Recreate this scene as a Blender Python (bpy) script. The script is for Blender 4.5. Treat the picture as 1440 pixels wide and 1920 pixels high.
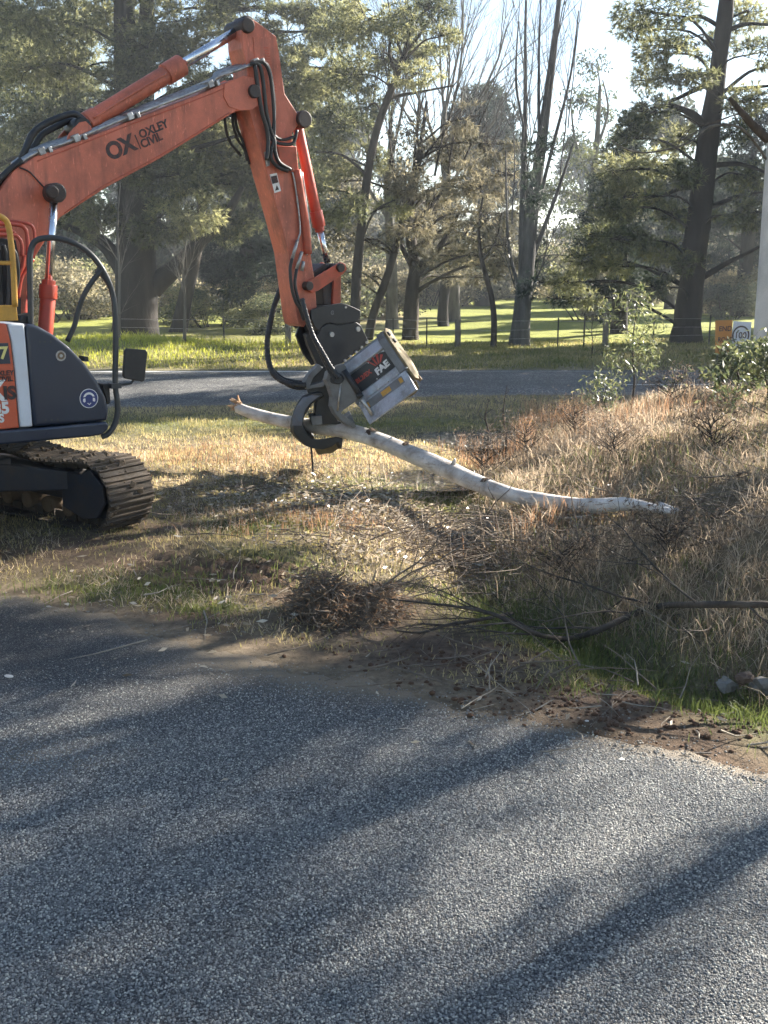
import bpy, bmesh, math, random
import numpy as np
from mathutils import Vector, Matrix, Quaternion

for o in list(bpy.data.objects):
    bpy.data.objects.remove(o)
scene = bpy.context.scene
COL = scene.collection
R = math.radians

# ------------------------------------------------------------------ camera
CAM_H, FPX = 2.65, 2000.0
PITCH = math.atan(460 / FPX)
cam_d = bpy.data.cameras.new('camera')
cam_d.lens = FPX / 1920 * 36
cam_d.sensor_width = 36
cam_d.clip_start, cam_d.clip_end = 0.1, 3000
cam = bpy.data.objects.new('camera', cam_d)
cam.location = (0, 0, CAM_H)
cam.rotation_euler = (math.pi / 2 - PITCH, 0, 0)
COL.objects.link(cam)
scene.camera = cam

# ------------------------------------------------------------------ sky, sun, exposure
SUN_AZ, SUN_EL = R(52), R(28)          # azimuth clockwise from straight ahead
SUN = Vector((math.sin(SUN_AZ) * math.cos(SUN_EL), math.cos(SUN_AZ) * math.cos(SUN_EL), math.sin(SUN_EL)))
world = bpy.data.worlds.new('World')
scene.world = world
world.use_nodes = True
wn = world.node_tree
wn.nodes.clear()
sky = wn.nodes.new('ShaderNodeTexSky')
sky.sky_type = 'NISHITA'
sky.sun_disc = False
sky.sun_elevation = SUN_EL
sky.sun_rotation = SUN_AZ
sky.air_density, sky.dust_density, sky.ozone_density = 1.0, 0.15, 1.2
bg = wn.nodes.new('ShaderNodeBackground')
bg.inputs[1].default_value = 0.045
wo = wn.nodes.new('ShaderNodeOutputWorld')
wn.links.new(sky.outputs[0], bg.inputs[0])
wn.links.new(bg.outputs[0], wo.inputs[0])
sd = bpy.data.lights.new('sun', 'SUN')
sd.energy, sd.angle, sd.color = 5.0, R(0.55), (1.0, 0.935, 0.83)
sun = bpy.data.objects.new('sun', sd)
sun.rotation_euler = SUN.to_track_quat('Z', 'Y').to_euler()
sun.location = SUN * 60
COL.objects.link(sun)
scene.view_settings.view_transform = 'Standard'
scene.view_settings.look = 'None'
scene.view_settings.exposure = 2.35
scene.view_settings.gamma = 1
scene.view_settings.use_curve_mapping = False
scene.cycles.max_bounces = 5
scene.cycles.diffuse_bounces = 2
scene.cycles.glossy_bounces = 2
scene.cycles.transmission_bounces = 3
scene.cycles.transparent_max_bounces = 6
scene.cycles.use_denoising = True
scene.cycles.use_adaptive_sampling = True
scene.cycles.adaptive_threshold = 0.03
scene.cycles.volume_bounces = 0

# ------------------------------------------------------------------ helpers: picture geometry -> place
SP, CP = math.sin(PITCH), math.cos(PITCH)

def ray(px, py):
    a, b = (px - 720) / FPX, -(py - 960) / FPX
    return Vector((a, CP + b * SP, -SP + b * CP))

def at(px, py, Y):
    r = ray(px, py)
    return Vector((0, 0, CAM_H)) + r * (Y / r.y)

def on_z(px, py, z=0.0):
    r = ray(px, py)
    return Vector((0, 0, CAM_H)) + r * ((z - CAM_H) / r.z)

def hsh(ix, iy, iz, s):
    v = np.sin(ix * 127.1 + iy * 311.7 + iz * 74.7 + s * 19.19) * 43758.5453
    return v - np.floor(v)

def vnoise(x, y, z=0.0, s=0):
    x = np.asarray(x, float); y = np.asarray(y, float); z = np.asarray(z, float) + np.zeros_like(x)
    ix, iy, iz = np.floor(x), np.floor(y), np.floor(z)
    fx, fy, fz = x - ix, y - iy, z - iz
    fx, fy, fz = [f * f * (3 - 2 * f) for f in (fx, fy, fz)]
    def c(a, b, d): return hsh(ix + a, iy + b, iz + d, s)
    x00 = c(0,0,0) * (1-fx) + c(1,0,0) * fx; x10 = c(0,1,0) * (1-fx) + c(1,1,0) * fx
    x01 = c(0,0,1) * (1-fx) + c(1,0,1) * fx; x11 = c(0,1,1) * (1-fx) + c(1,1,1) * fx
    return (x00 * (1-fy) + x10 * fy) * (1-fz) + (x01 * (1-fy) + x11 * fy) * fz

def fbm(x, y, z=0.0, s=0, o=3):
    t = 0; a = 0.5; n = 0
    for i in range(o):
        t = t + a * vnoise(np.asarray(x) * 2**i, np.asarray(y) * 2**i, np.asarray(z) * 2**i, s + i); n += a; a *= 0.5
    return t / n

def sstep(a, b, x):
    t = np.clip((np.asarray(x, float) - a) / (b - a), 0, 1)
    return t * t * (3 - 2 * t)

# ------------------------------------------------------------------ helpers: materials
MATS = {}
def nodes_of(m):
    m.use_nodes = True
    nt = m.node_tree
    nt.nodes.clear()
    out = nt.nodes.new('ShaderNodeOutputMaterial')
    return nt, out

def N(nt, t, **kw):
    n = nt.nodes.new(t)
    for k, v in kw.items():
        if k.startswith('i_'):
            n.inputs[k[2:].replace('_', ' ')].default_value = v
        else:
            setattr(n, k, v)
    return n

def ramp(nt, fac, stops):
    r = nt.nodes.new('ShaderNodeValToRGB')
    el = r.color_ramp.elements
    while len(el) < len(stops): el.new(0.5)
    for e, (p, c) in zip(el, stops):
        e.position = p
        e.color = (c[0], c[1], c[2], 1) if hasattr(c, '__len__') else (c, c, c, 1)
    nt.links.new(fac, r.inputs[0])
    return r.outputs[0]

def noise(nt, scale, detail=4, rough=0.55, coord='Object', vec=None, stretch=None):
    n = N(nt, 'ShaderNodeTexNoise'); n.inputs['Scale'].default_value = scale
    n.inputs['Detail'].default_value = detail; n.inputs['Roughness'].default_value = rough
    if vec is None:
        tc = N(nt, 'ShaderNodeTexCoord'); vec = tc.outputs[coord]
    if stretch:
        mp = N(nt, 'ShaderNodeMapping'); mp.inputs['Scale'].default_value = stretch
        nt.links.new(vec, mp.inputs[0]); vec = mp.outputs[0]
    nt.links.new(vec, n.inputs['Vector'])
    return n.outputs['Fac']

def mixc(nt, fac, a, b):
    m = N(nt, 'ShaderNodeMix', data_type='RGBA')
    for s, v in ((0, fac), (6, a), (7, b)):
        if hasattr(v, 'links') or isinstance(v, bpy.types.NodeSocket): nt.links.new(v, m.inputs[s])
        else: m.inputs[s].default_value = v if s == 0 else (v[0], v[1], v[2], 1)
    return m.outputs[2]

def paint(name, col, rough=0.45, metal=0.0, dirt=0.35, dirt_col=(0.16, 0.11, 0.075), dscale=6, bump=0.0, vary=0.12, spec=0.5, coat=0.0, streak=0.0, orand=0.0):
    if name in MATS: return MATS[name]
    m = bpy.data.materials.new(name); MATS[name] = m
    nt, out = nodes_of(m)
    p = N(nt, 'ShaderNodeBsdfPrincipled')
    f1 = noise(nt, dscale, 6, 0.65)
    f2 = noise(nt, dscale * 0.35, 3, 0.5)
    base = mixc(nt, f2, [c * (1 - vary) for c in col], [min(1, c * (1 + vary)) for c in col])
    mask = ramp(nt, f1, [(0.42, 0.0), (0.70, dirt)])
    col_o = mixc(nt, mask, base, dirt_col)
    if streak:
        f3 = noise(nt, 5, 6, 0.7, stretch=(1.0, 1.0, 0.12)); f4 = noise(nt, 45, 3, 0.6, stretch=(1.0, 1.0, 0.25))
        col_o = mixc(nt, ramp(nt, f3, [(0.50, 0.0), (0.68, streak)]), col_o, [c * 0.55 for c in dirt_col])
        col_o = mixc(nt, ramp(nt, f4, [(0.62, 0.0), (0.69, streak * .8)]), col_o, [min(1, c * 1.5 + .06) for c in col])
    if orand:
        oi = N(nt, 'ShaderNodeObjectInfo'); col_o = mixc(nt, ramp(nt, oi.outputs['Random'], [(0.0, 0.0), (1.0, orand)]), col_o, dirt_col)
    nt.links.new(col_o, p.inputs['Base Color'])
    rr = ramp(nt, f1, [(0.35, rough * 0.85), (0.75, min(1, rough + 0.3))])
    nt.links.new(rr, p.inputs['Roughness'])
    p.inputs['Metallic'].default_value = metal
    p.inputs['Specular IOR Level'].default_value = spec
    p.inputs['Coat Weight'].default_value = coat
    if bump:
        b = N(nt, 'ShaderNodeBump'); b.inputs['Strength'].default_value = bump; b.inputs['Distance'].default_value = 0.01
        nt.links.new(noise(nt, dscale * 5, 5, 0.6), b.inputs['Height']); nt.links.new(b.outputs[0], p.inputs['Normal'])
    nt.links.new(p.outputs[0], out.inputs[0])
    return m

def bark(name, c1, c2, scale=3.0, stretch=(1, 1, 0.22), bump=1.0, dist=0.06):
    if name in MATS: return MATS[name]
    m = bpy.data.materials.new(name); MATS[name] = m
    nt, out = nodes_of(m)
    p = N(nt, 'ShaderNodeBsdfPrincipled'); p.inputs['Roughness'].default_value = 0.9
    p.inputs['Specular IOR Level'].default_value = 0.25
    f = noise(nt, scale, 6, 0.65, stretch=stretch)
    c = ramp(nt, f, [(0.3, c1), (0.68, c2)])
    nt.links.new(c, p.inputs['Base Color'])
    b = N(nt, 'ShaderNodeBump'); b.inputs['Strength'].default_value = bump; b.inputs['Distance'].default_value = dist
    nt.links.new(f, b.inputs['Height']); nt.links.new(b.outputs[0], p.inputs['Normal'])
    nt.links.new(p.outputs[0], out.inputs[0])
    return m

def leafmat(name, cols, trans=0.45, rough=0.5, spec=0.3, tcol=None):
    """cols: list of colours picked along the per-leaf random value."""
    if name in MATS: return MATS[name]
    m = bpy.data.materials.new(name); MATS[name] = m
    nt, out = nodes_of(m)
    at_ = N(nt, 'ShaderNodeAttribute', attribute_name='rnd')
    c = ramp(nt, at_.outputs['Fac'], [(i / max(1, len(cols) - 1), k) for i, k in enumerate(cols)])
    p = N(nt, 'ShaderNodeBsdfPrincipled'); p.inputs['Roughness'].default_value = rough
    p.inputs['Specular IOR Level'].default_value = spec
    nt.links.new(c, p.inputs['Base Color'])
    t = N(nt, 'ShaderNodeBsdfTranslucent')
    hs = N(nt, 'ShaderNodeHueSaturation'); hs.inputs['Hue'].default_value = 0.485; hs.inputs['Saturation'].default_value = 1.05; hs.inputs['Value'].default_value = 1.5
    nt.links.new(c, hs.inputs['Color']); nt.links.new(hs.outputs[0], t.inputs[0])
    mx = N(nt, 'ShaderNodeMixShader'); mx.inputs[0].default_value = trans
    nt.links.new(p.outputs[0], mx.inputs[1]); nt.links.new(t.outputs[0], mx.inputs[2])
    nt.links.new(mx.outputs[0], out.inputs[0])
    return m

# ------------------------------------------------------------------ helpers: objects
def tag(o, label=None, cat=None, group=None, kind=None):
    if label: o['label'] = label
    if cat: o['category'] = cat
    if group: o['group'] = group
    if kind: o['kind'] = kind
    return o

def empty(name, loc=(0, 0, 0), rot=None):
    o = bpy.data.objects.new(name, None); COL.objects.link(o)
    o.empty_display_size = 0.3
    o.location = loc
    if rot: o.rotation_euler = rot
    return o

def link(name, me, parent=None, mat=None):
    o = bpy.data.objects.new(name, me); COL.objects.link(o)
    if parent: o.parent = parent
    if mat and not me.materials: me.materials.append(mat)
    return o

def np_mesh(name, V, faces, mat, attrs=None, smooth=False):
    """faces: list of int arrays (n,k)."""
    me = bpy.data.meshes.new(name)
    V = np.ascontiguousarray(V, np.float32)
    me.vertices.add(len(V)); me.vertices.foreach_set('co', V.ravel())
    li = np.concatenate([f.ravel() for f in faces]).astype(np.int32)
    tot = np.concatenate([np.full(len(f), f.shape[1]) for f in faces]).astype(np.int32)
    st = np.concatenate([[0], np.cumsum(tot)[:-1]]).astype(np.int32)
    me.loops.add(len(li)); me.loops.foreach_set('vertex_index', li)
    me.polygons.add(len(tot)); me.polygons.foreach_set('loop_start', st)
    if smooth: me.polygons.foreach_set('use_smooth', np.ones(len(tot), bool))
    for k, a in (attrs or {}).items():
        a = np.asarray(a, np.float32)
        if a.ndim == 1:
            me.attributes.new(k, 'FLOAT', 'POINT').data.foreach_set('value', a)
        else:
            if a.shape[1] == 3: a = np.concatenate([a, np.ones((len(a), 1), np.float32)], 1)
            me.attributes.new(k, 'FLOAT_COLOR', 'POINT').data.foreach_set('color', np.ascontiguousarray(a, np.float32).ravel())
    me.update(calc_edges=True)
    me.validate()
    if mat: me.materials.append(mat)
    return me

def frame_of(d, up=None):
    d = d.normalized()
    up = up or (Vector((0, 0, 1)) if abs(d.z) < 0.95 else Vector((1, 0, 0)))
    a = d.cross(up).normalized(); b = a.cross(d).normalized()
    return a, b

def smooth_path(pts, n=4):
    P = [Vector(p) for p in pts]
    if len(P) < 3: return P
    out = []
    for i in range(len(P) - 1):
        p0, p1, p2, p3 = P[max(i-1, 0)], P[i], P[i+1], P[min(i+2, len(P)-1)]
        for k in range(n):
            t = k / n
            out.append(0.5 * ((2*p1) + (p2-p0)*t + (2*p0-5*p1+4*p2-p3)*t*t + (3*p1-p0-3*p2+p3)*t**3))
    out.append(P[-1])
    return out

class MB:
    def __init__(s): s.v = []; s.f = []; s.sm = []
    def add(s, vs, fs, smooth=False):
        o = len(s.v); s.v += [tuple(v) for v in vs]
        s.f += [tuple(i + o for i in f) for f in fs]; s.sm += [smooth] * len(fs)
        return s
    def box(s, c, size, rot=None, smooth=False):
        c = Vector(c); h = Vector(size) / 2
        M = rot if rot is not None else Matrix.Identity(3)
        vs = [c + M @ Vector((x*h.x, y*h.y, z*h.z)) for z in (-1,1) for y in (-1,1) for x in (-1,1)]
        return s.add(vs, [(0,2,3,1),(4,5,7,6),(0,1,5,4),(2,6,7,3),(0,4,6,2),(1,3,7,5)])
    def tube(s, pts, r, segs=10, cap=True):
        pts = [Vector(p) for p in pts]; n = len(pts)
        rs = r if hasattr(r, '__len__') else [r] * n
        if len(rs) != n: rs = [rs[min(int(i*len(rs)/n), len(rs)-1)] for i in range(n)]
        vs = []; fs = []; pa = None
        for i, p in enumerate(pts):
            d = (pts[min(i+1, n-1)] - pts[max(i-1, 0)])
            if d.length < 1e-9: d = Vector((0,0,1))
            d.normalize()
            if pa is None: a, b = frame_of(d)
            else:
                a = (pa - d * pa.dot(d)); a = a.normalized() if a.length > 1e-6 else frame_of(d)[0]
                b = d.cross(a)
            pa = a; b = d.cross(a)
            for k in range(segs):
                t = 2*math.pi*k/segs
                vs.append(p + a*(math.cos(t)*rs[i]) + b*(math.sin(t)*rs[i]))
        for i in range(n-1):
            for k in range(segs):
                k2 = (k+1) % segs
                fs.append((i*segs+k, i*segs+k2, (i+1)*segs+k2, (i+1)*segs+k))
        o = len(s.v); s.add(vs, fs, True)
        if cap:
            s.f += [tuple(o+k for k in reversed(range(segs))), tuple(o+(n-1)*segs+k for k in range(segs))]; s.sm += [False, False]
        return s
    def cyl(s, p, q, r, segs=20): return s.tube([p, q], r, segs)
    def prism(s, A, B):
        """two matching outlines"""
        n = len(A)
        vs = list(A) + list(B)
        fs = [tuple(range(n)), tuple(reversed(range(n, 2*n)))] + [(i, i+n, (i+1) % n + n, (i+1) % n) for i in range(n)]
        return s.add(vs, fs)
    def build(s, name, mat, parent=None, bevel=0.0, bsegs=2, fixn=True):
        me = bpy.data.meshes.new(name); me.from_pydata(s.v, [], s.f)
        me.polygons.foreach_set('use_smooth', s.sm)
        if fixn or bevel:
            bm = bmesh.new(); bm.from_mesh(me)
            if bevel:
                ed = [e for e in bm.edges if len(e.link_faces) == 2 and not (e.link_faces[0].smooth and e.link_faces[1].smooth) and e.calc_face_angle(0) > R(25)]
                res = bmesh.ops.bevel(bm, geom=ed, offset=bevel, segments=bsegs, profile=0.6, affect='EDGES', clamp_overlap=True)
                for f in res['faces']: f.smooth = True
            bmesh.ops.recalc_face_normals(bm, faces=bm.faces)
            bm.to_mesh(me); bm.free()
        me.update()
        return link(name, me, parent, mat)

def text(name, body, size, origin, ex, ey, mat, parent, bold=0.0, spacing=1.0, align='LEFT', depth=0.002, sx=1.0):
    cu = bpy.data.curves.new(name, 'FONT'); cu.body = body; cu.size = size
    cu.extrude = depth; cu.offset = bold; cu.space_character = spacing; cu.align_x = align; cu.resolution_u = 4
    t = bpy.data.objects.new('tmp', cu); COL.objects.link(t)
    dg = bpy.context.evaluated_depsgraph_get()
    me = bpy.data.meshes.new_from_object(t.evaluated_get(dg))
    bpy.data.objects.remove(t); bpy.data.curves.remove(cu)
    me.name = name
    ex, ey = Vector(ex).normalized(), Vector(ey).normalized(); ez = ex.cross(ey)
    M = Matrix.Translation(Vector(origin)) @ Matrix((ex, ey, ez)).transposed().to_4x4() @ Matrix.Diagonal((sx, 1, 1, 1))
    me.transform(M); me.materials.clear(); me.materials.append(mat)
    return link(name, me, parent)

# ================================================================== GROUND
XM_Y = [4.5, 6.1, 7.6, 8.7, 10.3, 13.9, 17, 20]
XM_X = [3.6, 2.7, 1.75, 1.15, 0.95, 1.15, 2.2, 4.0]

POOLS = [(0.62, 13.75, 0.75, 0.6, -0.10), (1.5, 16.8, 1.15, 0.7, -0.05)]
def ht(x, y):
    x = np.asarray(x, float); y = np.asarray(y, float)
    xm = np.interp(y, XM_Y, XM_X)
    near = sstep(4.8, 7.5, y) * (1 - sstep(16.6, 20.2, y))
    mound = 0.66 * sstep(-0.1, 2.9, x - xm) * near + (fbm(x * 1.6, y * 1.6, 0, 7) - .5) * 0.30 * sstep(0, 1.2, x - xm) * near
    mound = mound + 0.10 * np.maximum(0, np.minimum(x - xm - 2, 6)) * near * 0.5
    ditch = -0.26 * np.exp(-((x - xm + 0.25) / 0.5) ** 2) * sstep(5.6, 7.0, y) * (1 - sstep(15.5, 18, y))
    far = sstep(27.6, 30, y)
    bump = 0.55 * np.exp(-((x + 8.5) / 4.2) ** 2 - ((y - 33.5) / 3.0) ** 2)
    pad = far * (fbm(x * 0.07, y * 0.07, 0, 5) - 0.45) * 0.5
    vz = sstep(7.6, 9.4, y + 0.35 * x) * (1 - sstep(19.6, 20.4, y)) * sstep(-9, -2, 20 - np.abs(x))
    rough = ((fbm(x * 0.9, y * 0.9, 0, 1) - 0.5) * 0.16 + (fbm(x * 3.1, y * 3.1, 0, 2) - 0.5) * 0.09) * vz
    # churned ridges beside the gravel
    rx, ry = x + 1.25, y - 9.1
    ridg = 0.075 * np.exp(-(rx / 0.8) ** 2 - (ry / 0.5) ** 2) * np.sin((y * 0.93 + x * 0.35) * 2 * math.pi / 0.17)
    heap = 0.12 * np.exp(-((x + 2.0) / 1.2) ** 2 - ((y - 9.6) / 0.4) ** 2)
    h = mound + ditch + bump + pad + rough + ridg + heap - 0.012
    for cx, cy, rx_, ry_, lev in POOLS:                   # shallow wet hollows
        q = ((x - cx) / rx_) ** 2 + ((y - cy) / ry_) ** 2
        w = np.exp(-0.25 * q ** 2); h = h * (1 - w) + (lev - 0.045 + 0.05 * q + (fbm(x * 4, y * 4, 0, 9) - .5) * 0.07) * w
    return h

import bisect
def axis(lo, hi, dlo, dhi, step, grow=1.13):
    a = list(np.arange(dlo, dhi + 1e-6, step)); s = step
    while a[-1] < hi: s *= grow; a.append(a[-1] + s)
    s = step
    while a[0] > lo: s *= grow; a.insert(0, a[0] - s)
    return np.array(a)
GX = axis(-700, 700, -4.6, 5.4, 0.055, 1.10); GY = axis(-60, 1500, 5.4, 15.0, 0.055, 1.035)
gx, gy = np.meshgrid(GX, GY)
GZ = ht(gx.ravel(), gy.ravel()).reshape(gx.shape)
GXL, GYL, GZL = GX.tolist(), GY.tolist(), GZ.tolist()
def hz(x, y):
    i = min(max(bisect.bisect(GXL, x) - 1, 0), len(GXL) - 2); j = min(max(bisect.bisect(GYL, y) - 1, 0), len(GYL) - 2)
    u = (x - GXL[i]) / (GXL[i+1] - GXL[i]); v = (y - GYL[j]) / (GYL[j+1] - GYL[j])
    a, b = GZL[j], GZL[j+1]
    return (a[i] * (1-u) + a[i+1] * u) * (1-v) + (b[i] * (1-u) + b[i+1] * u) * v

def on_ground(px, py, lift=0.0):
    p = on_z(px, py, 0)
    for _ in range(12): p = on_z(px, py, hz(p.x, p.y) + lift)
    return p

EDGE_PX = [(-420, 1085), (-150, 1100), (0, 1122), (150, 1150), (300, 1192), (450, 1235), (600, 1265), (800, 1300), (1000, 1336), (1200, 1382), (1440, 1442), (1800, 1530)]
EDGE = np.array([[on_z(*p).x, on_z(*p).y] for p in EDGE_PX])
EDGE = np.concatenate([[[-40.0, 12.0]], EDGE, [[6.5, 3.4], [30, -6]]])
def edge_y(x): return np.interp(x, EDGE[:, 0], EDGE[:, 1])

def blob(x, y, px, py, rx, ry):
    c = on_z(px, py)
    return np.exp(-((x - c.x) / rx) ** 2 - ((y - c.y) / ry) ** 2)

SOIL = np.array([0.135, 0.098, 0.070]); SOILR = np.array([0.165, 0.108, 0.070]); STRAW = np.array([0.34, 0.275, 0.165])
GREEN = np.array([0.085, 0.125, 0.028]); LAWN = np.array([0.245, 0.26, 0.055]); DUST = np.array([0.30, 0.235, 0.155]); OLIVE = np.array([0.13, 0.125, 0.055])

def dirtmask(x, y):
    """bare soil along the road edge, by the ridges and under the brush pile"""
    d = y - edge_y(x)
    n = fbm(x * 1.7, y * 1.7, 0, 11)
    strip = sstep(0.85, 0.05, d + (n - 0.5) * 1.3 + 0.25 * sstep(-1.0, -3.5, x))
    m = np.maximum(strip, 1.5 * blob(x, y, 440, 1085, 0.75, 0.45)); m = np.maximum(m, 1.1 * blob(x, y, 800, 1220, 0.8, 0.6))
    m = np.maximum(m, 1.0 * blob(x, y, 1180, 1310, 0.9, 0.45)); m = np.maximum(m, 0.8 * blob(x, y, 80, 1050, 1.3, 0.5))
    m = np.maximum(m, 1.1 * blob(x, y, 660, 1150, 0.6, 0.7)); m = np.maximum(m, 0.9 * blob(x, y, 150, 1020, 1.2, 0.5))
    for b_ in ((250, 1065, .9, .3), (560, 1120, .6, .3), (330, 1155, 1.0, .22), (330, 985, .5, .4)): m = np.maximum(m, .95 * blob(x, y, *b_))
    return np.clip(m * 1.1 + (n - 0.5) * 0.6, 0, 1)

def greenmask(x, y):
    xm = np.interp(y, XM_Y, XM_X)
    g = 1.0 * np.exp(-((x - xm + 0.35) / 0.5) ** 2) * sstep(5.2, 6.2, y) * (1 - sstep(8.6, 9.6, y))
    for b in ((820, 915, 1.0, 0.9), (600, 925, 0.9, 0.5), (330, 1105, 0.5, 0.3), (160, 1110, 0.5, 0.3), (480, 1065, 0.5, 0.35), (590, 985, 0.4, 0.4), (380, 1140, 0.4, 0.15), (700, 900, 1.2, 0.4), (1300, 1360, 0.9, 0.3), (440, 980, .8, .4)):
        g = np.maximum(g, blob(x, y, *b))
    g = np.maximum(g, 0.75 * (1 - sstep(0, 2.2, np.abs(y - 18.3))) * sstep(4.5, 0.5, x))
    return np.clip(g, 0, 1)

def ground_col(x, y):
    n1 = fbm(x * 0.8, y * 0.8, 0, 21)[:, None]; n2 = fbm(x * 5, y * 5, 0, 22)[:, None]
    c = STRAW * (0.45 + 0.5 * n2) * (1 - 0.5 * n1) + SOIL * 0.5 * n1
    g = greenmask(x, y)[:, None]
    c = c * (1 - g * 0.7) + GREEN * (0.6 + 0.8 * n2) * g * 0.7
    d = dirtmask(x, y)[:, None]
    s = SOIL * (1 - n1) + SOILR * n1
    c = c * (1 - d) + s * (0.7 + 0.6 * n2) * d
    dd = np.clip(sstep(0.65, 0.0, y - edge_y(x)) * sstep(1.4, 0.3, x) + 0.2 * blob(x, y, 400, 1240, .6, .3), 0, 1)[:, None]
    c = c * (1 - dd * 0.85) + DUST * (0.6 + 0.5 * n2) * dd * 0.85
    v = sstep(27.3, 28.2, y)[:, None]                    # far verge
    vc = OLIVE * (1 - n1) + STRAW * 0.95 * n1
    lush = np.exp(-((x + 8.5) / 4.5) ** 2 - ((y - 34) / 3.2) ** 2)[:, None]
    vc = vc * (1 - lush) + LAWN * lush
    c = c * (1 - v) + vc * v
    p = sstep(35.5, 37.5, y + (n1[:, 0] - .5) * 3)[:, None]   # paddock
    bare = np.clip(fbm(x * 0.09, y * 0.05, 0, 31) * 3 - 1.45, 0, 1)[:, None] * sstep(-2, -8, x - 0.12 * y)[:, None]
    pc = LAWN * (0.75 + 0.5 * n1); pc = pc * (1 - bare) + np.array([0.26, 0.20, 0.115]) * bare
    return c * (1 - p) + pc * p

gx = gx.ravel(); gy = gy.ravel()
gzv = GZ.ravel()
gzv = gzv - 0.05 * sstep(0.05, -0.35, gy - edge_y(gx)) - 0.10 * sstep(-0.3, -1.0, gy - edge_y(gx))
nx, ny = len(GX), len(GY)
idx = np.arange(nx * ny).reshape(ny, nx)
quads = np.stack([idx[:-1, :-1], idx[:-1, 1:], idx[1:, 1:], idx[1:, :-1]], -1).reshape(-1, 4)

def ground_mat():
    m = bpy.data.materials.new('soil_and_turf'); nt, out = nodes_of(m)
    p = N(nt, 'ShaderNodeBsdfPrincipled'); p.inputs['Roughness'].default_value = 0.95; p.inputs['Specular IOR Level'].default_value = 0.2
    a = N(nt, 'ShaderNodeAttribute', attribute_name='gcol')
    f = noise(nt, 14, 8, 0.7); f2 = noise(nt, 60, 5, 0.7)
    v = ramp(nt, f, [(0.28, 0.45), (0.72, 1.35)])
    mul = N(nt, 'ShaderNodeMix', data_type='RGBA', blend_type='MULTIPLY'); mul.inputs[0].default_value = 1
    nt.links.new(a.outputs['Color'], mul.inputs[6]); nt.links.new(v, mul.inputs[7])
    nt.links.new(mul.outputs[2], p.inputs['Base Color'])
    b = N(nt, 'ShaderNodeBump'); b.inputs['Strength'].default_value = 0.9; b.inputs['Distance'].default_value = 0.04
    nt.links.new(f, b.inputs['Height'])
    b2 = N(nt, 'ShaderNodeBump'); b2.inputs['Strength'].default_value = 0.8; b2.inputs['Distance'].default_value = 0.012
    nt.links.new(f2, b2.inputs['Height']); nt.links.new(b.outputs[0], b2.inputs['Normal'])
    nt.links.new(b2.outputs[0], p.inputs['Normal'])
    nt.links.new(p.outputs[0], out.inputs[0])
    return m
gm = np_mesh('ground', np.stack([gx, gy, gzv], 1), [quads], ground_mat(), {'gcol': ground_col(gx, gy)}, True)
tag(link('ground', gm), kind='structure')

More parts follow.
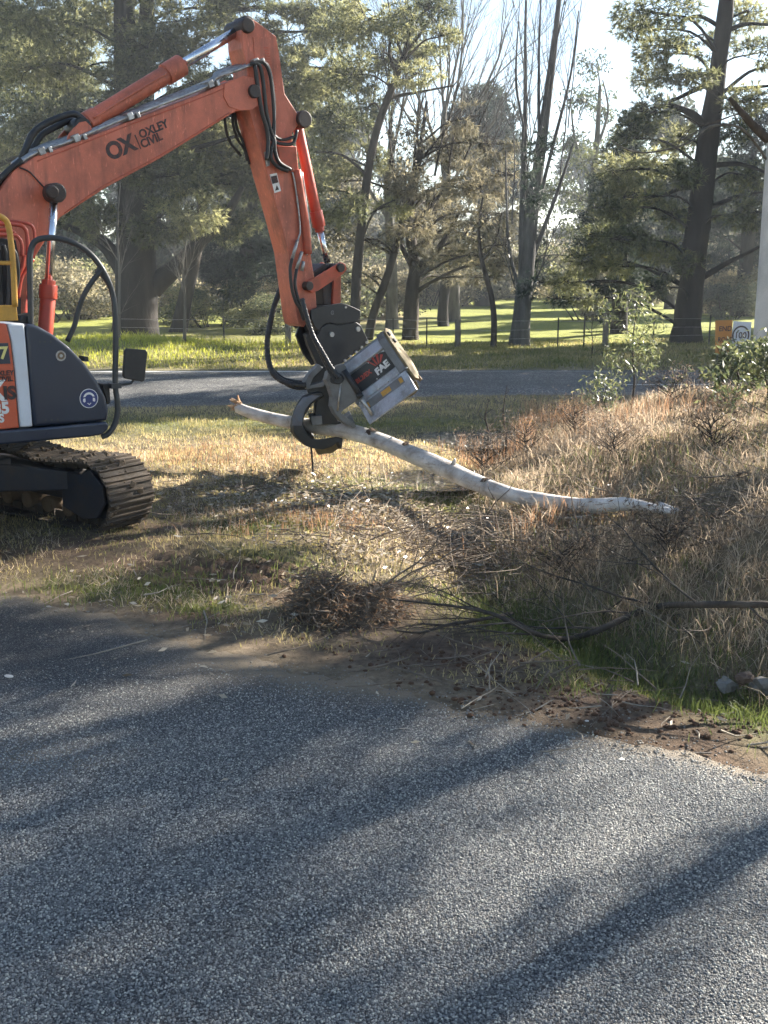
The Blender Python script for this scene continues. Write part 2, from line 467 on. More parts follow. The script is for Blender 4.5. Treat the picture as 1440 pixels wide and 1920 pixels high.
# ------------------------------------------------------------------ sealed road we stand on
def asphalt_mat(name, near=True):
    m = bpy.data.materials.new(name); nt, out = nodes_of(m)
    p = N(nt, 'ShaderNodeBsdfPrincipled'); p.inputs['Specular IOR Level'].default_value = 0.45
    vo = N(nt, 'ShaderNodeTexVoronoi'); vo.inputs['Scale'].default_value = 125 if near else 30
    tc = N(nt, 'ShaderNodeTexCoord')
    dn = N(nt, 'ShaderNodeTexNoise'); dn.inputs['Scale'].default_value = 120; dn.inputs['Detail'].default_value = 2
    nt.links.new(tc.outputs['Object'], dn.inputs['Vector'])
    ad = N(nt, 'ShaderNodeMix', data_type='VECTOR'); ad.inputs[0].default_value = 0.008
    nt.links.new(tc.outputs['Object'], ad.inputs[4]); nt.links.new(dn.outputs['Color'], ad.inputs[5])
    nt.links.new(ad.outputs[1], vo.inputs['Vector'])
    sepc = N(nt, 'ShaderNodeSeparateColor'); nt.links.new(vo.outputs['Color'], sepc.inputs[0])
    chip = ramp(nt, sepc.outputs[0], [(0.0, (0.055, 0.055, 0.054)), (0.45, (0.12, 0.118, 0.112)), (0.8, (0.23, 0.222, 0.20)), (1.0, (0.42, 0.40, 0.345))])
    gap = ramp(nt, vo.outputs['Distance'], [(0.38, 0.0), (0.62, 1.0)])
    c = mixc(nt, gap, chip, (0.032, 0.032, 0.035))
    big = noise(nt, 0.7, 4, 0.6)
    mid_ = noise(nt, 9, 5, 0.7)
    bsum = N(nt, 'ShaderNodeMath', operation='MULTIPLY_ADD'); nt.links.new(mid_, bsum.inputs[0]); bsum.inputs[1].default_value = 0.6; nt.links.new(big, bsum.inputs[2])
    bv = ramp(nt, bsum.outputs[0], [(0.55, 0.6), (0.8, 0.95), (1.0, 1.3)])
    wv = noise(nt, 1.1, 3, 0.5, stretch=(0.16, 1.0, 1.0)); wr = ramp(nt, wv, [(0.35, 0.78), (0.65, 1.15)])
    mw = N(nt, 'ShaderNodeMix', data_type='RGBA', blend_type='MULTIPLY'); mw.inputs[0].default_value = 1; nt.links.new(bv, mw.inputs[6]); nt.links.new(wr, mw.inputs[7]); bv = mw.outputs[2]
    mul = N(nt, 'ShaderNodeMix', data_type='RGBA', blend_type='MULTIPLY'); mul.inputs[0].default_value = 1
    nt.links.new(c, mul.inputs[6]); nt.links.new(bv, mul.inputs[7])
    c = mul.outputs[2]
    du = N(nt, 'ShaderNodeAttribute', attribute_name='dust')
    fine = noise(nt, 22, 6, 0.75)
    ms = N(nt, 'ShaderNodeMath', operation='MULTIPLY_ADD'); nt.links.new(fine, ms.inputs[0]); ms.inputs[1].default_value = 1.6; ms.inputs[2].default_value = -0.85
    sm = N(nt, 'ShaderNodeMath', operation='ADD', use_clamp=True); nt.links.new(ms.outputs[0], sm.inputs[0]); nt.links.new(du.outputs['Fac'], sm.inputs[1])
    dm = N(nt, 'ShaderNodeMath', operation='MULTIPLY', use_clamp=True); nt.links.new(sm.outputs[0], dm.inputs[0]); nt.links.new(du.outputs['Fac'], dm.inputs[1])
    c = mixc(nt, dm.outputs[0], c, (0.24, 0.185, 0.12))
    nt.links.new(c, p.inputs['Base Color'])
    p.inputs['Roughness'].default_value = 0.72 if near else 0.62
    b = N(nt, 'ShaderNodeBump'); b.inputs['Strength'].default_value = 1.0; b.inputs['Distance'].default_value = 0.008 if near else 0.006
    inv = N(nt, 'ShaderNodeMath', operation='SUBTRACT'); inv.inputs[0].default_value = 1.0; nt.links.new(vo.outputs['Distance'], inv.inputs[1])
    hh = N(nt, 'ShaderNodeMath', operation='MULTIPLY_ADD'); nt.links.new(sepc.outputs[1], hh.inputs[0]); hh.inputs[1].default_value = 0.9; nt.links.new(inv.outputs[0], hh.inputs[2])
    nt.links.new(hh.outputs[0], b.inputs['Height']); nt.links.new(b.outputs[0], p.inputs['Normal'])
    nt.links.new(p.outputs[0], out.inputs[0])
    return m

ax = axis(-38, 26, -4.2, 3.8, 0.035, 1.15)
av = np.concatenate([np.linspace(0, 1.2, 40), np.geomspace(1.3, 14, 45)])
AX, AV = np.meshgrid(ax, av)
wig = (fbm(AX * 2.3, 0 * AX, 0, 41) - 0.5) * 0.42 + (fbm(AX * 9, 0 * AX, 0, 42) - 0.5) * 0.16
AY = edge_y(AX) + wig * np.exp(-AV / 0.6) - AV
AZ = 0.012 * sstep(0, 0.25, AV) - 0.004 + (fbm(AX * 0.8, AY * 0.8, 0, 43) - 0.5) * 0.012
a1, a2 = AX.ravel(), AY.ravel()
dust = np.exp(-AV.ravel() / 0.32) * 0.95 + 0.75 * blob(a1, a2, 60, 1425, 0.55, 0.28) + 0.6 * blob(a1, a2, 480, 1250, 0.7, 0.25) + 0.35 * blob(a1, a2, 700, 1290, 0.7, 0.2) + 0.15 * blob(a1, a2, 250, 1330, .9, .4)
nxx, nyy = len(ax), len(av); ii = np.arange(nxx * nyy).reshape(nyy, nxx)
q = np.stack([ii[:-1, :-1], ii[1:, :-1], ii[1:, 1:], ii[:-1, 1:]], -1).reshape(-1, 4)
tag(link('road', np_mesh('road', np.stack([a1, a2, AZ.ravel()], 1), [q], asphalt_mat('chip_seal'), {'dust': np.clip(dust, 0, 1)}, True)), kind='structure')

# ------------------------------------------------------------------ highway beyond, with its painted lines
hx = np.concatenate([np.linspace(-160, -12, 40), np.linspace(-11.5, 11.5, 120), np.linspace(12, 160, 40)])
hv = np.concatenate([np.linspace(0, 0.5, 7), np.linspace(0.7, 1, 6) * 1.0])
def hwy_near(x): return np.interp(x, [-30, -4.3, 1.6, 12, 60], [20.4, 20.6, 22.6, 22.9, 22.9]) + (fbm(np.asarray(x) * 1.5, 0 * np.asarray(x), 0, 51) - .5) * 0.3
HX, HV = np.meshgrid(hx, hv)
HY = hwy_near(HX) * (1 - HV) + 28.2 * HV
HZ = -0.02 + 0.04 * sstep(0, .06, HV) * sstep(1, .97, HV) + 0.05 * np.sin(np.pi * HV) + 0 * HX
ii = np.arange(HX.size).reshape(HX.shape)
q = np.stack([ii[:-1, :-1], ii[:-1, 1:], ii[1:, 1:], ii[1:, :-1]], -1).reshape(-1, 4)
hd = np.clip(1 - HV.ravel() * 12, 0, 1) * .8 + np.clip(HV.ravel() * 20 - 19.2, 0, 1) * .9
hwy = link('highway', np_mesh('highway', np.stack([HX.ravel(), HY.ravel(), HZ.ravel()], 1), [q], asphalt_mat('highway_seal', False), {'dust': hd}, True))
tag(hwy, kind='structure')
linem = paint('road_line_paint', (0.62, 0.62, 0.60), 0.6, dirt=0.5, dirt_col=(0.2, 0.2, 0.19), dscale=2.5)
mb = MB(); mb.box((0, 27.35, 0.036), (300, 0.13, 0.012)); mb.build('edge_line', linem, hwy)
for x0 in (-20.3, -11.3, -2.9, 6.7, 15.7):
    mb = MB(); mb.box((x0, 24.1, 0.074 - .02), (2.6, 0.07, 0.012)); mb.build('lane_line', linem, hwy)

# ------------------------------------------------------------------ puddles in the drain
def puddle(cx, cy, rx_, ry_, lev):
    t = np.linspace(0, 2 * np.pi, 48, endpoint=False)
    P = np.stack([cx + rx_ * 1.35 * np.cos(t), cy + ry_ * 1.35 * np.sin(t), np.full(48, lev + .035)], 1)
    m = MATS.get('water')
    if not m:
        m = bpy.data.materials.new('water'); MATS['water'] = m; nt, out = nodes_of(m)
        p = N(nt, 'ShaderNodeBsdfPrincipled'); p.inputs['Base Color'].default_value = (0.03, 0.027, 0.02, 1); p.inputs['Roughness'].default_value = 0.12
        b = N(nt, 'ShaderNodeBump'); b.inputs['Strength'].default_value = 1.0; b.inputs['Distance'].default_value = 0.16
        nt.links.new(noise(nt, 8, 3), b.inputs['Height']); nt.links.new(b.outputs[0], p.inputs['Normal']); nt.links.new(p.outputs[0], out.inputs[0])
    tag(link('puddle', np_mesh('puddle', P, [np.arange(48)[None, :]], m)), kind='structure')
for q_ in POOLS: puddle(*q_)
# ================================================================== EXCAVATOR
YAW = math.atan2(0.616, 0.788)
EX_O = Vector((-3.91, 11.5, 0))
RZ = Matrix.Rotation(YAW, 3, 'Z')
RZT = RZ.transposed()
def Lp(px, py, yl):
    """point of the machine (its own axes: x forward, y left, z up) on the plane y = yl"""
    co = RZT @ (Vector((0, 0, CAM_H)) - EX_O); cd = RZT @ ray(px, py)
    return co + cd * ((yl - co.y) / cd.y)
def Lpath(pts, yl, n=4): return smooth_path([Lp(p[0], p[1], p[2] if len(p) > 2 else yl) for p in pts], n)
def poly(pts, y0, y1, yref=None):
    A = [Lp(p[0], p[1], y0 if yref is None else yref) for p in pts]
    A = [Vector((v.x, y0, v.z)) for v in A]
    return A, [Vector((v.x, y1, v.z)) for v in A]

ORANGE = paint('orange_paint', (0.58, 0.15, 0.082), 0.45, dirt=0.6, dirt_col=(0.17, 0.075, 0.05), dscale=2.8, vary=0.16, coat=0.05, streak=0.6)
ORANGE_W = paint('worn_orange_paint', (0.47, 0.085, 0.04), 0.5, dirt=0.7, dirt_col=(0.12, 0.075, 0.05), dscale=4.5, vary=0.15)
ORANGE_G = paint('greasy_orange_paint', (0.20, 0.06, 0.04), 0.35, dirt=0.9, dirt_col=(0.04, 0.025, 0.02), dscale=9, vary=0.3)
RED = paint('red_cylinder_paint', (0.44, 0.060, 0.033), 0.35, dirt=0.35, dirt_col=(0.14, 0.05, 0.03), dscale=5)
NAVY = paint('navy_paint', (0.011, 0.020, 0.042), 0.32, dirt=0.15, dirt_col=(0.08, 0.075, 0.07), dscale=2.5, vary=0.05, coat=0.2)
WHITE = paint('white_panel_paint', (0.62, 0.65, 0.70), 0.4, dirt=0.25, dirt_col=(0.35, 0.33, 0.3), dscale=3, vary=0.04)
HOODOR = paint('hood_orange_paint', (0.55, 0.095, 0.035), 0.4, dirt=0.2, dirt_col=(0.3, 0.08, 0.04), dscale=3, vary=0.05, coat=0.2)
YELLOW = paint('yellow_rail_paint', (0.55, 0.29, 0.04), 0.5, dirt=0.5, dirt_col=(0.2, 0.13, 0.06), dscale=8)
BLACK = paint('black_rubber', (0.016, 0.016, 0.017), 0.45, dirt=0.35, dirt_col=(0.09, 0.075, 0.06), dscale=9, vary=0.2)
BLACKM = paint('black_steel', (0.013, 0.014, 0.016), 0.4, dirt=0.35, dirt_col=(0.075, 0.065, 0.055), dscale=6, vary=0.2)
TUBEM = paint('grey_tube_paint', (0.03, 0.034, 0.036), 0.4, dirt=0.3, dirt_col=(0.1, 0.09, 0.08), dscale=9)
CHROME = paint('chrome_rod', (0.75, 0.77, 0.8), 0.12, 1.0, dirt=0.1, dirt_col=(0.3, 0.28, 0.25), dscale=5, vary=0.03)
PIPE = paint('steel_pipe', (0.42, 0.42, 0.42), 0.4, 0.8, dirt=0.6, dirt_col=(0.14, 0.11, 0.09), dscale=14)
GREASE = paint('greasy_steel', (0.03, 0.022, 0.02), 0.5, dirt=0.6, dirt_col=(0.09, 0.055, 0.04), dscale=14, bump=0.4)
TRACKM = paint('muddy_track_steel', (0.036, 0.028, 0.022), 0.75, 0.15, dirt=0.85, dirt_col=(0.105, 0.076, 0.05), dscale=11, bump=0.6, vary=0.3, orand=0.7)
FRAMEM = paint('dark_frame_paint', (0.022, 0.023, 0.03), 0.6, dirt=0.6, dirt_col=(0.09, 0.065, 0.045), dscale=5, vary=0.2)
MUD = paint('caked_mud', (0.16, 0.11, 0.065), 0.9, dirt=0.6, dirt_col=(0.08, 0.055, 0.035), dscale=8, bump=0.8, vary=0.25)
GLASS = bpy.data.materials.new('cab_glass'); _nt, _o = nodes_of(GLASS)
_g = N(_nt, 'ShaderNodeBsdfPrincipled'); _g.inputs['Base Color'].default_value = (0.75, 0.82, 0.8, 1); _g.inputs['Roughness'].default_value = 0.03; _g.inputs['Transmission Weight'].default_value = 1.0; _g.inputs['IOR'].default_value = 1.05
_nt.links.new(_g.outputs[0], _o.inputs[0])
INK = paint('black_lettering', (0.02, 0.018, 0.02), 0.5, dirt=0.5, dirt_col=(0.25, 0.07, 0.04), dscale=18)
INKW = paint('white_lettering', (0.72, 0.72, 0.70), 0.5, dirt=0.2, dscale=12)
INKY = paint('yellow_lettering', (0.68, 0.62, 0.22), 0.5, dirt=0.1, dscale=12)
SBLUE = paint('sign_blue', (0.025, 0.04, 0.16), 0.45, dirt=0.1, dscale=12)
INKR = paint('red_lettering', (0.42, 0.05, 0.03), 0.5, dirt=0.2, dscale=12)

ex = empty('excavator', EX_O, (0, 0, YAW))
tag(ex, 'orange tracked excavator with navy engine cover reaching over the verge', 'excavator')
XD, ZD = Vector((1, 0, 0)), Vector((0, 0, 1))

# --- undercarriage (slewed against the house)
UYAW = math.atan2(-0.55, 0.83)
fr = at(206, 930, 10.4)
ua, uw = Vector((math.cos(UYAW), math.sin(UYAW), 0)), Vector((-math.sin(UYAW), math.cos(UYAW), 0))
UC = Vector((fr.x, fr.y, 0)) - ua * 1.80 - uw * 0.72
UML = (Matrix.Translation(EX_O) @ Matrix.Rotation(YAW, 4, 'Z')).inverted() @ Matrix.Translation((UC.x, UC.y, 0.0)) @ Matrix.Rotation(UYAW, 4, 'Z') @ Matrix.Rotation(R(1.2), 4, 'Y')
def shoe_mesh():
    prof = [(-0.086, 0.0), (-0.086, 0.012), (-0.078, 0.034), (-0.062, 0.034), (-0.056, 0.013), (-0.012, 0.011), (-0.008, 0.030), (0.008, 0.030), (0.012, 0.011), (0.052, 0.011), (0.057, 0.032), (0.072, 0.032), (0.08, 0.010), (0.098, 0.004), (0.098, -0.006), (0.0, -0.010)]
    mb = MB(); mb.prism([(x, -0.3, z) for x, z in prof], [(x, 0.3, z) for x, z in prof])
    o = mb.build('track_shoe', TRACKM); me = o.data; bpy.data.objects.remove(o); return me
SHOE = shoe_mesh()
def track(side):
    y = side * 1.0
    mb = MB()                                      # the link chain, with idler, sprocket and rollers as parts of its own
    rr, hl = 0.345, 1.44
    L = 2 * 2 * hl + 2 * math.pi * rr; n = int(L / 0.176)
    def pos(s):
        s %= L
        if s < 2*hl: return Vector((hl - s, 0, 0.395 - rr)), math.pi       # lower run, going back
        s -= 2*hl
        if s < math.pi*rr:
            a = s / rr; return Vector((-hl - math.sin(a)*rr, 0, 0.395 - math.cos(a)*rr)), math.pi + a
        s -= math.pi*rr
        if s < 2*hl:
            t = s/(2*hl); sag = -0.055*math.sin(2*math.pi*t)**2
            return Vector((-hl + s, 0, 0.395 + rr + sag)), 0
        s -= 2*hl; a = s / rr
        return Vector((hl + math.sin(a)*rr, 0, 0.395 + math.cos(a)*rr)), a
    for i in range(n):
        p, a = pos((i + 0.5) * L / n)
        M = Matrix.Rotation(a, 3, 'Y')
        for dy in (-0.09, 0.09):
            mb.box(p + M @ Vector((0, dy, -0.045)), (0.15, 0.035, 0.085), M)
        mb.cyl(p + M @ Vector((0.06, -0.11, -0.045)), p + M @ Vector((0.06, 0.11, -0.045)), 0.025, 8)
    tr = mb.build('track_chain', TRACKM, ex)
    TM = UML @ Matrix.Translation((0, y, 0)); tr.matrix_local = TM
    for i in range(n):
        p, a = pos((i + 0.5) * L / n)
        s = link('track_shoe', SHOE, tr)
        s.location = p; s.rotation_euler = (0, a + random.uniform(-.03, .03), 0)
    rg = random.Random(int(side * 7 + 20)); md = MB()
    for k in range(110):
        p, a = pos(rg.uniform(2 * hl + math.pi * rr, L)); M = Matrix.Rotation(a, 3, 'Y'); s_ = rg.uniform(.012, .04)
        c_ = p + M @ Vector((0, rg.uniform(-.28, .28), .028)); q_ = Quaternion((rg.random(), rg.random(), rg.random(), rg.random())).normalized().to_matrix()
        md.box(c_, (s_ * 1.6, s_ * 1.3, s_), q_)
    mo = md.build('mud_clods', MUD, tr, 0.006, 1); mo['kind'] = 'stuff'
    f = MB()
    f.box((0, 0, 0.41), (2.2, 0.30, 0.24)); f.box((0, 0, 0.55), (2.0, 0.36, 0.06))
    fo = f.build('track_frame', FRAMEM, ex, 0.02); fo.matrix_local = TM
    for k in range(7):
        rb = MB(); x = -1.0 + k * 0.33; rb.cyl((x, -0.14, 0.185), (x, 0.14, 0.185), 0.085, 16)
        r_ = rb.build('track_roller', MUD, fo)
    for x, nm in ((1.40, 'idler_wheel'), (-1.44, 'drive_sprocket')):
        w = MB(); w.cyl((x, -0.06, 0.395), (x, 0.06, 0.395), 0.29, 28); w.cyl((x, -0.12, 0.395), (x, 0.12, 0.395), 0.13, 20)
        w.build(nm, FRAMEM, fo)
    # yoke cover plates beside the idler
    for s in (-1, 1):
        A = [(0.98, 0.60), (1.28, 0.60), (1.42, 0.66), (1.60, 0.52), (1.62, 0.34), (1.50, 0.17), (1.30, 0.13), (0.98, 0.22)]
        y0 = s * 0.17
        g = MB(); g.prism([(x, y0, z) for x, z in A], [(x, y0 + s * 0.035, z) for x, z in A])
        g.build('idler_guard', GREASE if False else FRAMEM, fo, 0.012)
    return tr
random.seed(3)
track(1); track(-1)
mb = MB()
for s in (-1, 1):
    for t in (-1, 1):
        A = [(t*0.25, s*0.25, 0.42), (t*0.62, s*0.25, 0.42), (t*1.15, s*0.88, 0.40), (t*0.75, s*0.88, 0.40)]
        B = [(a[0], a[1], a[2] + (0.30 if i in (0, 1) else 0.20)) for i, a in enumerate(A)]
        mb.prism(A, B)
mb.box((0, 0, 0.58), (1.3, 0.9, 0.34))
o = mb.build('cross_frame', FRAMEM, ex, 0.02); o.matrix_local = UML
mb = MB(); mb.tube([(0, 0, 0.75), (0, 0, 0.96)], 0.52, 36); mb.build('slew_ring', MUD, ex).matrix_local = UML

# --- house: skirt, engine covers, counterweight, cab
YS = -1.15
SK = [(-330, 828), (-80, 814), (0, 808), (120, 799), (200, 791), (205, 797), (202, 806), (192, 815), (170, 819), (90, 826), (0, 834), (-80, 838), (-330, 856)]
mb = MB(); mb.prism(*poly(SK, YS - 0.02, YS + 1.25)); mb.build('deck_skirt', NAVY, ex, 0.025)
NB = [(48, 607), (64, 608), (76, 613), (100, 627), (130, 650), (160, 682), (184, 716), (199, 745), (204, 766), (202, 789), (64, 800)]
mb = MB(); mb.prism(*poly(NB, YS, YS + 0.72)); cover = mb.build('front_cover', NAVY, ex, 0.035, 3)
cover['label'] = 'navy blue rounded front cover with a round warning sticker'
WS = [(14, 607), (46, 606.5), (62, 800), (38, 801.5), (28, 690), (22, 640)]
mb = MB(); mb.prism(*poly(WS, YS + 0.002, YS + 0.72)); mb.build('white_stripe_panel', WHITE, ex, 0.02)
OP = [(-150, 610), (-60, 606), (12, 607), (20, 640), (26, 690), (36, 802), (-60, 811), (-150, 816)]
mb = MB(); mb.prism(*poly(OP, YS + 0.004, YS + 0.72)); hood = mb.build('side_door', HOODOR, ex, 0.012)
p0 = Lp(-150, 610, YS); p1 = Lp(-150, 816, YS)
mb = MB(); mb.box((p0.x - 0.55, -0.25, (p0.z + p1.z) / 2), (1.06, 1.8, p0.z - p1.z)); mb.build('engine_hood', HOODOR, ex, 0.05)
th = [math.pi/2 + math.pi*k/16 for k in range(17)]
A = [(p0.x - 1.15 + 0.55*math.cos(t), -0.05 + 1.22*math.sin(t)*1.0) for t in th]
mb = MB(); mb.prism([(x, y, p1.z - 0.05) for x, y in A], [(x, y, p0.z - 0.08) for x, y in A]); mb.build('counterweight', NAVY, ex, 0.05)
# cab, left side of the machine, out of frame in the photograph
cx1 = Lp(-10, 600, 0.35).x - 0.25; cx0 = cx1 - 1.55; cz0, cz1 = 1.02, 2.82
pf = [(cx0, cz0), (cx1, cz0), (cx1, cz0 + 0.75), (cx1 - 0.22, cz1 - 0.06), (cx1 - 0.34, cz1), (cx0, cz1)]
fr_ = MB()
for y in (0.32, 1.2):
    for i in range(len(pf)):
        a, b = pf[i], pf[(i + 1) % len(pf)]
        fr_.tube([(a[0], y, a[1]), (b[0], y, b[1])], 0.045, 10)
for x, z in pf: fr_.tube([(x, 0.32, z), (x, 1.2, z)], 0.045, 10)
cabf = fr_.build('cab_frame', NAVY, ex)
rb = MB(); rb.box(((cx0 + cx1) / 2 - 0.15, 0.76, cz1 + 0.03), (1.3, 0.94, 0.09)); rb.build('cab_roof', HOODOR, ex, 0.04)
for y in (0.32, 1.2):
    g = MB(); g.prism([(x, y - .004, z) for x, z in pf], [(x, y + .004, z) for x, z in pf]); g.build('cab_window', GLASS, cabf)
g = MB(); g.box((cx0 + 0.55, 0.76, cz0 + 0.45), (0.5, 0.5, 0.14)); g.box((cx0 + 0.32, 0.76, cz0 + 0.85), (0.14, 0.5, 0.75)); g.build('operator_seat', BLACK, ex, 0.05)
# machinery hidden between the covers
mb = MB(); q = Lp(-60, 620, -0.6); mb.box((q.x - 0.2, -0.2, 1.35), (1.5, 1.3, 0.7)); mb.build('hydraulic_bay', BLACKM, ex, 0.02)

# --- decals on the right side
e1 = (Lp(64, 800, YS) - Lp(-60, 809, YS)); e1 = Vector((e1.x, 0, e1.z)).normalized()
def on_side(px, py, d=0.0): v = Lp(px, py, YS - d); return v
plate = MB(); plate.prism(*poly([(-75, 646), (15, 643), (20, 682), (-75, 684)], YS - 0.008, YS + 0.003)); pl = plate.build('fleet_number_plate', NAVY, hood)
v = on_side(15.5, 672, 0.010); text('number_text', '07', 0.16, v, e1, ZD, INKY, pl, 0.005, align='RIGHT')
v = on_side(26, 703, 0.004); text('decal_text', 'OXLEY', 0.065, v, e1, ZD, INK, hood, 0.002, align='RIGHT')
v = on_side(24, 714, 0.004); text('decal_text', 'CIVIL', 0.065, v, e1, ZD, INK, hood, 0.002, align='RIGHT')
v = on_side(10, 750, 0.004); text('decal_text', 'ZAX', 0.27, v, e1, ZD, INKW, hood, 0.010, align='RIGHT')
v = on_side(30.5, 747, 0.004); text('decal_text', 'IS', 0.17, v, e1, ZD, INK, hood, 0.008, align='RIGHT')
v = on_side(18, 774, 0.004); text('decal_text', '135', 0.15, v, e1, ZD, INKW, hood, 0.007, align='RIGHT')
v = on_side(8, 791, 0.004); text('decal_text', 'US', 0.11, v, e1, ZD, INKW, hood, 0.005, align='RIGHT')

def disc(mb, c, r, y, n=36, sx=1.0, sz=1.0, a0=0, a1=360):
    pts = [(c.x + r*sx*math.cos(R(a0 + (a1-a0)*k/n)), c.z + r*sz*math.sin(R(a0 + (a1-a0)*k/n))) for k in range(n + (0 if a1 - a0 == 360 else 1))]
    mb.prism([(x, y, z) for x, z in pts], [(x, y + 0.002, z) for x, z in pts])
c = Lp(166.5, 747, YS)
m1 = MB(); disc(m1, c, 0.098, YS - 0.004); st = m1.build('ear_protection_sticker', INKW, cover)
m1 = MB(); disc(m1, c, 0.090, YS - 0.006); m1.build('sticker_field', SBLUE, st)
m1 = MB()
k = 0.0054
def zp(pts, y=YS - 0.0085):
    P = [(c.x + (x) * k, c.z + (z) * k) for x, z in pts]
    m1.prism([(x, y, z) for x, z in P], [(x, y + 0.002, z) for x, z in P])
zp([(11*math.cos(R(a)), 1 + 10.5*math.sin(R(a))) for a in range(10, 171, 10)] + [(7*math.cos(R(a)), 2 + 5.5*math.sin(R(a))) for a in range(165, 14, -15)])
zp([(7.5, 1), (11.5, 0), (12, -5), (9.5, -7), (7, -5)]); zp([(-7.5, 1), (-11.5, 0), (-12, -5), (-9.5, -7), (-7, -5)])
zp([(-4, -9), (0, -12.5), (4, -9), (3, -8), (0, -10.5), (-3, -8)])
m1.build('sticker_symbol', INKW, st)
c2 = Lp(114, 667, YS)
m1 = MB(); disc(m1, c2, 0.052, YS - 0.005); em = m1.build('cover_lock', PIPE, cover)
m1 = MB(); disc(m1, c2, 0.036, YS - 0.009); m1.build('lock_core', MUD, em)
m1 = MB(); disc(m1, c2, 0.016, YS - 0.012); m1.build('lock_key_hole', PIPE, em)
for (px, py) in ((86, 787), (97, 787), (108, 786.5), (75, 641), (84, 641), (95, 641)):
    m1 = MB(); cc = Lp(px, py, YS); disc(m1, cc, 0.010, YS - 0.004, 12); m1.build('bolt_head', TUBEM, cover)
mb = MB(); mb.prism(*poly([(158, 668), (166, 669), (166, 678), (160, 678)], YS + 0.05, YS + 0.2)); mb.build('marker_lamp', BLACK, ex)
mb = MB(); mb.prism(*poly([(192, 720), (205, 720), (207, 755), (203, 758)], YS + 0.1, YS + 0.25)); mb.build('hood_latch', BLACK, ex)

# --- guard tube round the front, with the mirror
GT = [(58, 640, -.75), (57, 560, -.75), (56, 490, -.75), (60, 462, -.75), (72, 449, -.77), (100, 446, -.82), (126, 451, -.88), (152, 463, -.92), (176, 483, -.96), (197, 514, -1.0), (211, 550, -1.02), (216, 590, -1.04), (217, 650, -1.05), (216, 700, -1.06), (217, 730, -1.07), (220, 752, -1.08), (220, 775, -1.08), (214, 798, -1.08), (202, 814, -1.08), (190, 819, -1.06)]
mb = MB(); mb.tube(Lpath(GT, 0, 4), 0.030, 12); gt = mb.build('guard_tube', TUBEM, ex)
mb = MB(); mb.tube(Lpath([(190, 507, -.99), (178, 521, -.98), (160, 548, -.95), (148, 578, -.92), (139, 612, -.90), (126, 640, -.88)], 0, 4), 0.026, 10); mb.build('guard_brace', TUBEM, gt)
mb = MB(); mb.prism(*poly([(188, 495), (206, 540), (185, 512), (178, 512)], -1.0, -0.97)); mb.build('gusset', TUBEM, gt)
mb = MB(); mb.tube(Lpath([(213, 723, -1.08), (236, 720, -1.10), (246, 718, -1.11), (251, 710, -1.11)], 0, 4), 0.012, 8); mb.box(Lp(215, 723, -1.08), (0.11, 0.09, 0.05)); mb.build('mirror_bracket', TUBEM, ex)
mb = MB(); mb.prism(*poly([(239, 653), (274, 656), (277, 661), (272, 713), (268, 716), (235, 710), (232, 705), (235, 657)], -1.15, -1.10)); mb.build('mirror', BLACK, ex, 0.012, 2)

# --- walkway rail
mb = MB(); mb.tube(Lpath([(-60, 402), (-10, 404), (6, 409), (15, 421), (20, 450), (25, 500), (28, 575)], YS, 4), 0.028, 10); mb.tube([Lp(-60, 493, YS), Lp(22, 493, YS)], 0.02, 8)
rl = mb.build('walkway_rail', YELLOW, ex)
mb = MB(); mb.prism(*poly([(-60, 574), (31, 572), (34, 601), (-60, 604)], YS + 0.0, YS + 0.06)); mb.build('rail_base', YELLOW, rl, 0.006)

# --- boom
BW = 0.21
BP = [(-30, 600), (44, 602), (52, 540), (62, 488), (92, 440), (112, 408), (200, 351), (300, 297), (443, 208), (470, 204), (486, 192), (492, 174), (486, 156), (470, 147), (452, 146), (433, 150), (383, 173), (233, 231), (133, 270), (67, 293), (25, 320), (-4, 362), (-30, 420), (-50, 520)]
mb = MB(); mb.prism(*poly(BP, -BW, BW)); boom = mb.build('boom', ORANGE, ex, 0.012)
# flange plates welded along the top and round the pin
mb = MB()
for s in (-1, 1):
    y0, y1 = (s*BW, s*(BW + 0.014))
    mb.prism(*poly([(420, 158), (455, 142), (476, 146), (494, 170), (488, 194), (470, 207), (447, 207), (428, 200), (418, 180)], min(y0, y1), max(y0, y1), -BW))
mb.build('pin_plate', ORANGE, boom, 0.004)
mb = MB(); c = Lp(474, 172, -BW); mb.cyl((c.x, -BW - 0.06, c.z), (c.x, BW + 0.06, c.z), 0.075, 24); mb.build('boom_pin', GREASE, boom, 0.01)
bd = (Lp(330, 236, -BW) - Lp(210, 288, -BW)); bd = Vector((bd.x, 0, bd.z)).normalized(); bu = Vector((-bd.z, 0, bd.x))
text('boom_lettering', 'OX', 0.235, Lp(206, 301, -BW - 0.003), bd, bu, INK, boom, 0.010, spacing=0.92)
mb = MB(); a = Lp(255, 252, -BW - 0.003); b = Lp(262, 280, -BW - 0.003); mb.box((a + b) / 2, ((0.012), 0.003, (a - b).length), Matrix((bd, Vector((0, 1, 0)), bu)).transposed()); mb.build('lettering_bar', INK, boom)
text('boom_lettering', 'OXLEY', 0.120, Lp(264, 260, -BW - 0.003), bd, bu, INK, boom, 0.004)
text('boom_lettering', 'CIVIL', 0.120, Lp(267, 278, -BW - 0.003), bd, bu, INK, boom, 0.004)

for pts, yy, par in (([(70, 302), (135, 277), (233, 238), (383, 181), (425, 163)], -BW - .001, boom), ([(120, 400), (200, 345), (300, 291), (430, 211)], -BW - .001, boom)):
    mb = MB(); mb.tube(Lpath(pts, yy, 6), .006, 6); mb.build('weld_bead', ORANGE_W, par)
